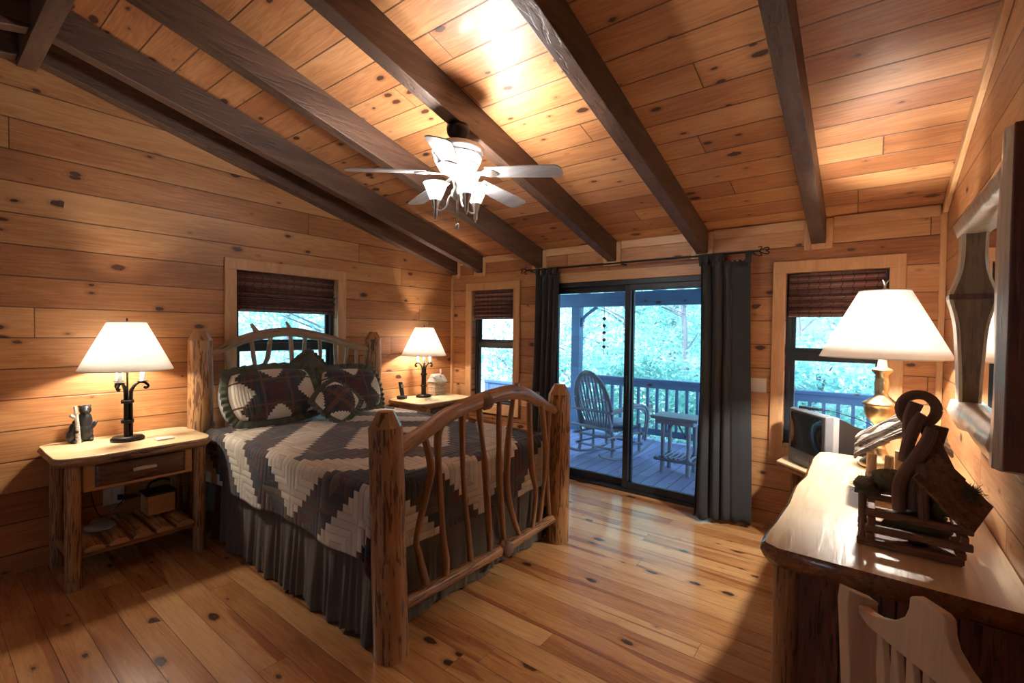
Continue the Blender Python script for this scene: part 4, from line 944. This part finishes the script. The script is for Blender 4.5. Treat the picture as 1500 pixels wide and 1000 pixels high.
def curtain(xa, xb, xa2, xb2, n, flat, label, swing):
    t = thing('curtain', ((xa+xb)/2, -.10, 2.2), label, 'curtain', 'charcoal tab-top curtains'); Zt, Zb = 2.195, .03
    def f(u, v):
        x = (xa*(1-v)+xa2*v)+((xb-xa)*(1-v)+(xb2-xa2)*v)*u
        ww = 1 if (not flat or u < .5) else max(0, 1-(u-.5)*6)
        ph = u*n*2*PI+.5*math.sin(v*2.2+u*9)
        amp = (.026+.014*v)*ww
        y = -.10+amp*math.sin(ph)+(-.012*math.sin(u*7+v*2))*v-swing*v*v*(1-u*.7)
        x += .010*math.cos(ph)*ww+.01*math.sin(v*5+u*4)*v
        sag = .014*(1-math.cos((u*n*2 % 1)*2*PI))/2*(1-v)
        z = Zt+(Zb-Zt)*v-sag+(.012*math.sin(u*n*5) if v > .98 else 0)
        return (x, min(y, -.045), z)
    L_ = MB().grid(f, 140, 30).build('curtain_panel', M['curtain'], t, solid=.004)
    k = 6 if flat else 4
    for i in range(k):
        u = [.03, .13, .23, .33, .43, .96][i] if flat else (.1+.8*i/(k-1)); x = xa+(xb-xa)*u
        y0 = f(u, 0)[1]
        MB().tube([(x, y0, Zt-.01), (x, -.115, 2.235), (x, -.10, 2.2625), (x, -.085, 2.235), (x, y0, Zt-.01)], .001, 4).build('tie', M['curtain'], t) if False else None
        b = MB(); w_ = .022
        loop = [(y0-.004, Zt-.03), (-.113, 2.235), (-.110, 2.258), (-.100, 2.263), (-.090, 2.258), (-.087, 2.235), (y0+.004, Zt-.03)]
        vs_ = [(x+s_*w_, y, z) for s_ in (-1, 1) for y, z in loop]; m_ = len(loop)
        b.add(vs_, [(j, j+1, m_+j+1, m_+j) for j in range(m_-1)], smooth=True); b.build('curtain_tab', M['curtain'], t, solid=.003)
    return t
curtain(1.36, 1.655, 1.315, 1.63, 4, False, 'charcoal tab-top curtain bunched at the left of the glass door', .02)
curtain(3.10, 3.50, 3.14, 3.555, 5, True, 'charcoal tab-top curtain hanging at the right of the glass door', .17)
t = thing('light_switch', (3.56, 0, 1.15), 'ivory double light switch plate right of the dark curtain', 'switch')
MB().b2((3.50, -.007, 1.095), (3.622, -.0006, 1.212)).build('cover_plate', M['whiteplastic'], t, bevel=.003)
for x in (3.537, 3.585): MB().b2((x-.005, -.016, 1.145), (x+.005, -.0072, 1.165)).build('toggle', M['whiteplastic'], t)

# ================================================================== DRESSER
t = thing('dresser', (4.36, -1.48, 0), 'big log dresser with pale live-edge top along the mirror wall', 'dresser'); DZ = .80; Y0, Y1 = -2.40, -.60
P = [(4.685, Y0-.02), (4.685, Y1)]
N = 60
for i in range(N+1):
    y = Y1+(Y0-Y1)*i/N; s_ = i/N
    x = 4.040-.050*s_+.010*mnoise.noise(Vector((y*4.2, 2, 1)))+.004*math.sin(y*9)
    e = min(s_, 1-s_)*abs(Y1-Y0)
    if e < .05: x += .05*(1-math.sqrt(max(0, 1-(1-e/.05)**2)))
    P.append((x, y))
P = P[::-1]
n = len(P)
top = [(x, y, DZ) for x, y in P]
def inset(d, z): return [(x+(d if x < 4.5 else 0), y+(d*.9 if abs(y-Y0) < .03 and x > 4.1 else 0), z) for x, y in P]
b = MB(); b.add([(x, y, DZ) for x, y in P], [tuple(range(n))]); b.build('top', M['slab'], t)
ed = MB(); rows = [top, inset(-.012, DZ-.010), inset(-.018, DZ-.03), inset(-.006, DZ-.052), inset(.012, DZ-.070)]
V = [p for r_ in rows for p in r_]
ed.add(V, [(j*n+(k+1) % n, j*n+k, (j+1)*n+k, (j+1)*n+(k+1) % n) for j in range(4) for k in range(n)]+[tuple(range(4*n, 5*n))[::-1]], smooth=True)
ed.build('live_edge', wood('varnished_live_edge', [(.40,.20,.09), (.27,.125,.055), (.15,.06,.03)], axis=1, streak=.4, rough=.2, coat=.9, knots=.05), t)
sd = MB()
for i in range(4): sd.b2((4.075+.150*i, Y0+.045+.004*(i % 2), .03), (4.222+.150*i, Y0+.075, DZ-.072))
sd.build('side_panel', M['barkside'], t, bevel=.004)
MB().b2((4.075, Y1-.07, .03), (4.67, Y1-.045, DZ-.072)).build('side_panel', M['barkside'], t)
MB().b2((4.09, Y0+.076, .05), (4.67, Y1-.071, DZ-.073)).build('carcass', M['panelwood'], t)
for y in (Y0+.055, Y1-.055): MB().tube([(4.06, y, 0), (4.06, y, .35), (4.06, y, DZ-.074)], [.045, .042, .044], 14, .1, sub=5, seed=y).build('corner_log', M['log'], t)
for z0, z1 in ((.50, .715), (.27, .485), (.05, .255)):
    for ya, yb in ((Y0+.11, -1.52), (-1.48, Y1-.11)):
        dz = MB().grid(lambda u, v: (4.085-(.010+.050*math.sin(PI*v)**.6*math.sin(PI*u)**.15)+.008*mnoise.noise(Vector((u*6, v*3, z0*9))), ya+(yb-ya)*u, z0+(z1-z0)*v), 24, 14)
        do = dz.build('drawer', M['slabedge'], t, solid=.006)
        for yy in ((ya*.75+yb*.25), (ya*.25+yb*.75)):
            MB().tube([(4.035, yy-.05, (z0+z1)/2), (4.005, yy-.03, (z0+z1)/2+.006), (4.0, yy+.02, (z0+z1)/2), (4.012, yy+.05, (z0+z1)/2+.012), (4.035, yy+.06, (z0+z1)/2)], [.012, .014, .012, .010, .010], 10, .25, sub=3).build('antler_pull', M['antler'], do)

# brass lamp
bx2, by2 = 4.350, -.83
t = thing('brass_lamp', (bx2, by2, DZ), 'tall brushed brass lamp with wide white cone shade on the dresser', 'table lamp')
MB().lathe((bx2, by2, 0), [(0, .801), (.095, .801), (.10, .812), (.095, .83), (.075, .85), (.045, .875), (.030, .905), (.028, .93), (.040, .945), (.048, .955), (.040, .968), (.024, .980), (.022, 1.02), (.030, 1.035), (.024, 1.045), (.040, 1.058),
    (.066, 1.085), (.080, 1.115), (.083, 1.15), (.083, 1.165), (.092, 1.172), (.090, 1.180), (.075, 1.190), (.055, 1.205), (.034, 1.225), (.030, 1.24), (.037, 1.262), (.034, 1.268), (.037, 1.30), (.034, 1.315), (.030, 1.345), (.052, 1.372), (.048, 1.382), (.025, 1.395), (.020, 1.44), (.008, 1.45), (.008, 1.62), (0, 1.62)], 36).build('brass_body', M['brass'], t)
MB().lathe((bx2, by2, 0), [(.312, 1.452), (.122, 1.838)], 56).build('lamp_shade', M['shade'], t, solid=.002)
rr = MB()
for r_, z_ in ((.312, 1.451), (.122, 1.839)): rr.lathe((bx2, by2, z_), [(r_-.003, -.003), (r_+.0015, -.003), (r_+.0015, .003), (r_-.003, .003), (r_-.003, -.003)], 56)
for k in range(3): rr.tube([(bx2, by2, 1.84), (bx2+.12*math.cos(k*2.09+.4), by2+.12*math.sin(k*2.09+.4), 1.837)], .0022, 5)
rr.build('shade_rim', M['candle'], t)
fi = MB().lathe((bx2, by2, 0), [(.0, 1.842), (.012, 1.844), (.012, 1.853), (.005, 1.858), (.007, 1.872), (.004, 1.885)], 12)
for k in range(3): a = k*2.09; fi.tube([(bx2, by2, 1.872), (bx2+.010*math.cos(a), by2+.010*math.sin(a), 1.892), (bx2+.022*math.cos(a), by2+.022*math.sin(a), 1.905)], [.004, .004, .002], 6, sub=2)
fi.build('finial', M['silver'], t)
MB().ball((bx2, by2, 1.66), (.032, .032, .045), 12, 8).build('light_bulb', M['bulb'], t)
lamp_light('lamp_light', (bx2-.045, by2, 1.62), P_BRASS, (1, .94, .84), .035, t)

# television on a log stand in the corner
t = thing('corner_stand', (4.1, -.3, 0), 'half-log corner stand under the television behind the dresser', 'stand')
sx_ = [(3.745, -.285), (3.78, -.08), (4.60, -.05), (4.60, -.585), (4.03, -.585), (3.90, -.44)]
MB().prism(sx_, .02, 2, .60).build('top', M['slab'], t, bevel=.006)
MB().prism([(x*.985+.06, y*.96-.012) for x, y in sx_], .035, 2, .5645).build('bark_edge', M['slabedge'], t, bevel=.014)
for x, y in ((3.86, -.16), (4.50, -.12), (4.50, -.52), (4.06, -.48)): MB().tube([(x, y, 0), (x, y, .3), (x, y, .563)], .034, 12, .12, sub=4).build('leg', M['log'], t)
t = thing('television', (4.05, -.3, .62), 'small grey tube television turned toward the bed', 'television')
E1 = Vector((.596, -.803, 0)); NN = Vector((-.803, -.596, 0)); O_ = Vector((3.812, -.212, .6215)); TW, THt = .43, .405
def tp(a, d_, z): return O_+E1*a-NN*d_+Vector((0, 0, z))
def loft(mb, secs, smooth=False):
    V = []; 
    for d_, a0, a1, z0, z1 in secs: V += [tp(a0, d_, z0), tp(a1, d_, z0), tp(a1, d_, z1), tp(a0, d_, z1)]
    F = [(0, 3, 2, 1)]+[(i*4+k, i*4+(k+1) % 4, i*4+4+(k+1) % 4, i*4+4+k) for i in range(len(secs)-1) for k in range(4)]+[tuple(len(V)-4+k for k in range(4))]
    return mb.add(V, F, smooth=smooth)
loft(MB(), [(0, .006, TW-.006, .003, THt-.006), (.02, 0, TW, 0, THt), (.05, 0, TW, 0, THt)]).build('front_bezel', M['tvface'], t, bevel=.006)
loft(MB(), [(.0505, .002, TW-.002, .001, THt-.002), (.095, .006, TW-.006, .001, THt-.010)]).build('side_shell', M['tvsilver'], t, bevel=.005)
loft(MB(), [(.0955, .010, TW-.008, .002, THt-.014), (.15, .02, TW-.012, .004, THt-.035), (.22, .05, TW-.02, .008, THt-.07), (.33, .16, TW-.05, .012, THt-.10)]).build('rear_shell', M['blackplastic'], t, bevel=.008)
def scr(u, v):
    a, b_ = u*2-1, v*2-1; return tp(TW*.5+a*TW*.415, -.004-.010*(1-a*a)*(1-b_*b_), THt*.60+b_*THt*.335)
MB().grid(scr, 14, 12).build('screen', M['screen'], t)
for k in range(5): MB().ball(tp(.12+.045*k, -.003, .045), .005, 8, 6).build('control_button', M['silver'], t)
tag(MB().box(tp(.14, .075, THt+.012), (.045, .15, .018), Matrix.Rotation(R(62), 3, 'Z')).build('remote_control', M['blackplastic'], bevel=.004), 'black remote control lying on top of the television', 'remote control')
tag(MB().tube([tp(.20, .13, THt+.002), tp(.26, .15, THt+.012), (4.30, -.22, .96), (4.38, -.04, .84), (4.42, -.02, .60)], .003, 6, sub=6).build('cable', M['blackplastic']), 'thin black cable curving from the television top to the wall', 'cable')

# ================================================================== MIRROR
t = thing('wall_mirror', (W, -1.78, 1.66), 'live-edge log framed mirror on the right wall', 'mirror')
xg = 4.652
MB().b2((xg, -2.38, 1.22), (xg+.006, -1.26, 2.09)).build('mirror_glass', M['mirror'], t)
def member(name, pts, h, axis, base, mat): return MB().prism(pts, h, axis, base).build(name, mat, t, bevel=.008, seg=3)
# far upright: front face swells at a dark ring
def upright(ya, yb, z0, z1, zk, dep, mat, nm):
    pts = []; NZ_ = 40
    for i in range(NZ_+1):
        z = z0+(z1-z0)*i/NZ_; kk = math.exp(-(abs(z-zk)/.10)**1.4)
        pts.append((4.620-.042*kk+.004*math.sin(z*11), z))
    b = MB(); V = []
    for (x, z) in pts:
        tw = .012*mnoise.noise(Vector((z*5, ya, 2)))
        V += [(x, ya+tw, z), (x-.004, (ya+yb)/2, z), (x, yb+tw, z), (4.686, yb, z), (4.686, ya, z)]
    m_ = 5; F = [(i*m_+k, i*m_+(k+1) % m_, (i+1)*m_+(k+1) % m_, (i+1)*m_+k) for i in range(NZ_) for k in range(m_)]+[tuple(range(m_))[::-1], tuple(NZ_*m_+k for k in range(m_))]
    b.add(V, F); o = b.build(nm, M['mirrorshade'], t, bevel=.003)  # body takes the darker colour that stands in for shade
    q = MB(); q.add([p for (x, z) in pts for p in ((x-.010, ya+.006+.012*mnoise.noise(Vector((z*5, ya, 2))), z), (x-.010, yb, z), (x+.002, yb, z), (x+.002, ya-.001+.012*mnoise.noise(Vector((z*5, ya, 2))), z))],
        [(i*4+k, i*4+(k+1) % 4, (i+1)*4+(k+1) % 4, (i+1)*4+k) for i in range(NZ_) for k in range(4)])
    q.build('pale_front_edge', mat, o); return o
fu = upright(-1.40, -1.29, 1.215, 2.075, 1.76, .004, M['mirrorwood'], 'frame_upright')
MB().b2((4.570, -1.408, 1.748), (4.685, -1.282, 1.772)).build('dark_ring', M['mirrorred'], fu, bevel=.004)
nu = MB(); V = []; NZ_ = 30
for i in range(NZ_+1):
    z = 1.17+(2.215-1.17)*i/NZ_; e = max(0, (abs(z-1.69)-.43)/.095); tp_ = e*e*.07
    x = 4.598+.006*mnoise.noise(Vector((z*4, 0, 0)))
    V += [(x, -2.20-.03*mnoise.noise(Vector((z*3, 5, 1)))-tp_*.3, z), (x-.006, -2.28, z), (x+.006, -2.345+tp_*.6, z), (4.688, -2.36, z), (4.688, -2.21, z)]
F = [(i*5+k, i*5+(k+1) % 5, (i+1)*5+(k+1) % 5, (i+1)*5+k) for i in range(NZ_) for k in range(5)]+[tuple(range(5))[::-1], tuple(NZ_*5+k for k in range(5))]
nu.add(V, F); n_o = nu.build('frame_upright', M['mirrorwood'], t, bevel=.006)
MB().b2((4.600, -2.372, 1.185), (4.688, -2.3605, 2.20)).build('end_grain_side', M['mirrorred'], n_o, bevel=.004)
for nm, zc, hh, sg in (('frame_top', 2.085, .055, 1), ('frame_bottom', 1.235, .060, -1)):
    b = MB(); V = []; NY = 40
    for i in range(NY+1):
        y = -2.21+(-1.27+2.21)*i/NY; w1 = .014*mnoise.noise(Vector((y*4, zc, 3)))+(.014 if sg > 0 else .008)*math.sin(y*9+zc); f_ = 1-.35*max(0, (i/NY-.85)/.15)
        zo = zc+sg*(hh*f_+w1); zi = zc-sg*hh*.72; x = 4.600+.008*mnoise.noise(Vector((y*7, 1, zc)))
        V += [(x+.012, y, zo), (x-.012, y, zc+sg*.01), (x+.002, y, zi), (4.651, y, zi-sg*.004), (4.688, y, zi+sg*.002), (4.688, y, zo)]
    m_ = 6; F = [(i*m_+k, i*m_+(k+1) % m_, (i+1)*m_+(k+1) % m_, (i+1)*m_+k) for i in range(NY) for k in range(m_)]+[tuple(range(m_))[::-1], tuple(NY*m_+k for k in range(m_))]
    b.add(V, F, smooth=True); b.build(nm, M['mirrorwood'], t)

# ================================================================== RUSTIC ORNAMENTS ON THE DRESSER
def moss(name, blobs, parent, rng, n=900):
    b = MB()
    for c, r_ in blobs: b.ball(c, r_, 14, 10, .45, seed=c[0]*9)
    for c, r_ in blobs:
        for i in range(int(n/len(blobs))):
            d = Vector((rng.gauss(0, 1), rng.gauss(0, 1), rng.gauss(0, 1))).normalized(); p = Vector((c[0]+d.x*r_[0]*.95, c[1]+d.y*r_[1]*.95, c[2]+d.z*r_[2]*.95))
            e = p+Vector((rng.gauss(0, .012), rng.gauss(0, .012), rng.gauss(0, .009)))+d*.006; s_ = d.cross(Vector((rng.random(), rng.random(), rng.random()))).normalized()*.0012
            k = len(b.v); b.add([p-s_, p+s_, e+s_*.5, e-s_*.5], [(0, 1, 2, 3)])
    o = b.build(name, M['moss'], parent); o['kind'] = 'stuff'; return o
t = thing('log_crib_ornament', (4.42, -2.08, DZ), 'rustic slatted log cabin ornament with moss, plank roof and driftwood nearest the camera', 'ornament')
rg = random.Random(3)
def slat(z, x0, x1, y, dz=.026): return MB().box(((x0+x1)/2, y, z), (x1-x0, .020, dz), Matrix.Rotation(R(rg.uniform(-1.2, 1.2)), 3, 'Y'))
for z, x0, x1 in ((.816, 4.262, 4.555), (.868, 4.285, 4.575), (.925, 4.285, 4.575)):
    for y in (-2.16, -1.93): slat(z, x0, x1, y).build('log_slat', M['cabinwood'], t, bevel=.004)
for z, x in ((.842, 4.30), (.842, 4.545), (.898, 4.305), (.898, 4.55), (.950, 4.55)):
    MB().b2((x-.012, -2.185, z-.012), (x+.012, -1.90, z+.012)).build('cross_slat', M['cabinwood'], t, bevel=.004)
MB().b2((4.268, -2.165, DZ+.001), (4.55, -1.925, DZ+.010)).build('floor_board', M['cabinwood'], t)
MB().tube([(4.280, -2.13, DZ+.006), (4.275, -2.128, .985)], .013, 8, .1).build('corner_stick', M['driftwood'], t); MB().tube([(4.28, -1.95, DZ+.006), (4.275, -1.95, .985)], .013, 8, .1).build('corner_stick', M['driftwood'], t)
moss('moss', [((4.295, -2.08, 1.000), (.050, .085, .030)), ((4.36, -2.06, 1.03), (.06, .08, .035)), ((4.45, -2.05, 1.02), (.07, .09, .06)), ((4.50, -2.07, .98), (.05, .07, .04)), ((4.572, -2.08, 1.03), (.022, .05, .02)), ((4.44, -2.04, .88), (.09, .07, .06))], t, rg, 1900)
for k, yy in enumerate((-2.195, -2.155, -2.115, -2.075, -2.035, -1.995, -1.955)):
    pass
rdir = Vector((.690, 0, -.724)).normalized(); wdir = Vector((-.36, -.78, -.345)).normalized(); rn = rdir.cross(-wdir).normalized(); rot = Matrix((rdir, -wdir, rn)).transposed()
for j in range(4):
    for i in range(2):
        c = Vector((4.478, -2.055, 1.135))+rdir*(.050+.108*i)+wdir*(.046*j)+rn*(.006*(1-i))
        MB().box(c, (.115, .044, .012), rot).build('roof_plank', M['cabinwood'], t, bevel=.002)
moss('moss', [((4.585, -2.04, 1.03), (.014, .05, .014))], t, rg, 200)
sticks = [([(4.383, -2.155, .95), (4.386, -2.15, 1.06), (4.450, -2.13, 1.197), (4.465, -2.12, 1.250)], [.020, .021, .021, .018]),
          ([(4.417, -2.13, .955), (4.420, -2.13, 1.066), (4.428, -2.13, 1.142)], [.017, .019, .018]),
          ([(4.450, -2.155, .93), (4.443, -2.155, 1.046), (4.437, -2.15, 1.128)], [.016, .018, .016]),
          ([(4.395, -2.11, 1.12), (4.403, -2.11, 1.175), (4.423, -2.10, 1.259), (4.442, -2.10, 1.296)], [.019, .020, .021, .019]),
          ([(4.405, -2.08, 1.20), (4.410, -2.08, 1.282), (4.425, -2.08, 1.333)], [.019, .023, .022]),
          ([(4.455, -2.06, 1.05), (4.460, -2.06, 1.16), (4.468, -2.06, 1.25)], [.02, .019, .015])]
for i, (p_, r_) in enumerate(sticks): MB().tube(p_, r_, 12, .15, sub=5, seed=i).build('driftwood_stick', M['driftwood'], t)
ring = []
for k in range(25): a = 2*PI*k/24; ring.append((4.433+.052*math.cos(a), -2.04+.012*math.cos(a), 1.307+.055*math.sin(a)))
MB().tube(ring, .0175, 10, .1, caps=False).build('wooden_ring', M['driftwood'], t)
MB().box((4.500, -2.03, 1.135), (.045, .016, .25), Matrix.Rotation(R(-22), 3, 'Y')).build('leaning_board', M['driftwood'], t, bevel=.004)
MB().box((4.475, -2.01, 1.14), (.05, .012, .22), Matrix.Rotation(R(12), 3, 'Y')).build('leaning_board', M['driftwood'], t, bevel=.004)
# birch stable behind
t = thing('birch_stable_ornament', (4.40, -1.33, DZ), 'birch log stable ornament with pale bark roof between lamp and cabin', 'ornament')
MB().b2((4.262, -1.44, DZ+.001), (4.56, -1.20, DZ+.018)).build('base_board', M['cabinwood'], t, bevel=.003)
for x, y in ((4.305, -1.225), (4.31, -1.40), (4.375, -1.41), (4.52, -1.41), (4.52, -1.225), (4.42, -1.24)):
    MB().tube([(x, y, DZ+.018), (x, y, DZ+.19)], [.019, .018], 10, .1).build('birch_post', M['birch'], t)
for x in (4.29, 4.53): MB().tube([(x, -1.44, DZ+.045), (x, -1.20, DZ+.045)], .008, 8).build('fence_rail', M['cabinwood'], t)
MB().tube([(4.27, -1.435, DZ+.055), (4.55, -1.435, DZ+.055)], .008, 8).build('fence_rail', M['cabinwood'], t)
rf = MB(); rz_ = lambda u, v: .975+.175*u**.85+.055*v+.008*math.sin(v*19)+.012*mnoise.noise(Vector((u*6, v*5, 0)))
rf.grid(lambda u, v: (4.240+.24*u, -1.50+.30*v, rz_(u, v)), 24, 20)
rf.grid(lambda u, v: (4.480+.11*u, -1.50+.30*v, rz_(1, v)-.11*u), 12, 20)
ro = rf.build('bark_roof', M['barkroof'], t, solid=.010)
for i in range(6):
    v = .03+.185*i; MB().tube([(4.240+.24*u, -1.50+.30*v+.012*math.sin(u*9+i), rz_(u, v)+.010) for u in (0, .25, .5, .75, 1)], [.007, .010, .008, .010, .008], 8, .2, sub=3).build('roof_stick', M['barkroof'], ro)
MB().tube([(4.480, -1.52, 1.165), (4.485, -1.35, 1.195), (4.480, -1.18, 1.225)], .014, 10, .2, sub=3).build('ridge_stick', M['barkroof'], ro)
moss('moss', [((4.36, -1.50, DZ+.035), (.05, .03, .030)), ((4.44, -1.30, DZ+.04), (.06, .05, .02))], t, rg, 400)

# ================================================================== CHAIR AT LOWER RIGHT (its frame: x along the back rail, y to the rear)
t = thing('wooden_chair', (4.269, -2.799, 0), 'bare pine chair with scooped crest rail and slats in the lower right corner', 'chair'); t.rotation_euler = (0, 0, -(PI/2-YAW)-0.0)
CR = M['chair']
for x0 in (-.033, .405):
    b = MB(); V = []
    zs = [0, .42, .62, .80, .865, .905]; ys = [0.03, .0, -.010, -.022, -.026, -.022]
    for z, y in zip(zs, ys):
        fx0 = x0+(.0 if z > .45 else 0); V += [(fx0, y, z), (fx0+.038, y, z), (fx0+.038, y+.082, z-(.035 if z > .9 else 0)), (fx0, y+.082, z-(.035 if z > .9 else 0))]
    F = [(i*4+k, i*4+(k+1) % 4, (i+1)*4+(k+1) % 4, (i+1)*4+k) for i in range(5) for k in range(4)]+[(3, 2, 1, 0), (20, 21, 22, 23)]
    L(b.add(V, F).build('back_post', CR, t, bevel=.007, seg=3))
c1 = [(.0055, .846), (.0055, .868), (.035, .866), (.062, .870), (.092, .882), (.122, .900), (.148, .924), (.158, .950), (.160, .978), (.172, .986)]
cr = c1+[(.410-x, z) for x, z in reversed(c1)]
cr = cr[:-1]+[(.4045, .846), (.372, .831), (.038, .831)]
L(MB().prism(cr, .026, 1, .002).build('crest_rail', CR, t, bevel=.004))
for i in range(7):
    x = .075+.0435*i
    b = MB(); V = []
    for j in range(9):
        z = .47+(.832-.47)*j/8; w_ = .0115-.003*math.cos(j/8*4*PI); yy = .004+.006*math.sin(j/8*PI)
        V += [(x-w_, yy, z), (x+w_, yy, z), (x+w_, yy+.018, z), (x-w_, yy+.018, z)]
    L(b.add(V, [(q*4+k, q*4+(k+1) % 4, (q+1)*4+(k+1) % 4, (q+1)*4+k) for q in range(8) for k in range(4)]+[(3, 2, 1, 0), (32, 33, 34, 35)]).build('back_slat', CR, t, bevel=.003))
L(MB().b2((-.0, -.002+.008, .44), (.405, .030, .4695)).build('lower_rail', CR, t, bevel=.004))
L(MB().prism([(-.03, -.02), (.44, -.02), (.45, -.40), (.43, -.43), (-.02, -.43), (-.04, -.40)], .028, 2, .435).build('seat', CR, t, bevel=.010, seg=3))
for x in (.01, .40): L(MB().tube([(x, -.37, 0), (x, -.37, .434)], [.020, .024], 12).build('leg', CR, t))
for x in (.0, .405): L(MB().tube([(x+.003, -.37, .2), (x+.003, .03, .2)], .011, 10).build('stretcher', CR, t))
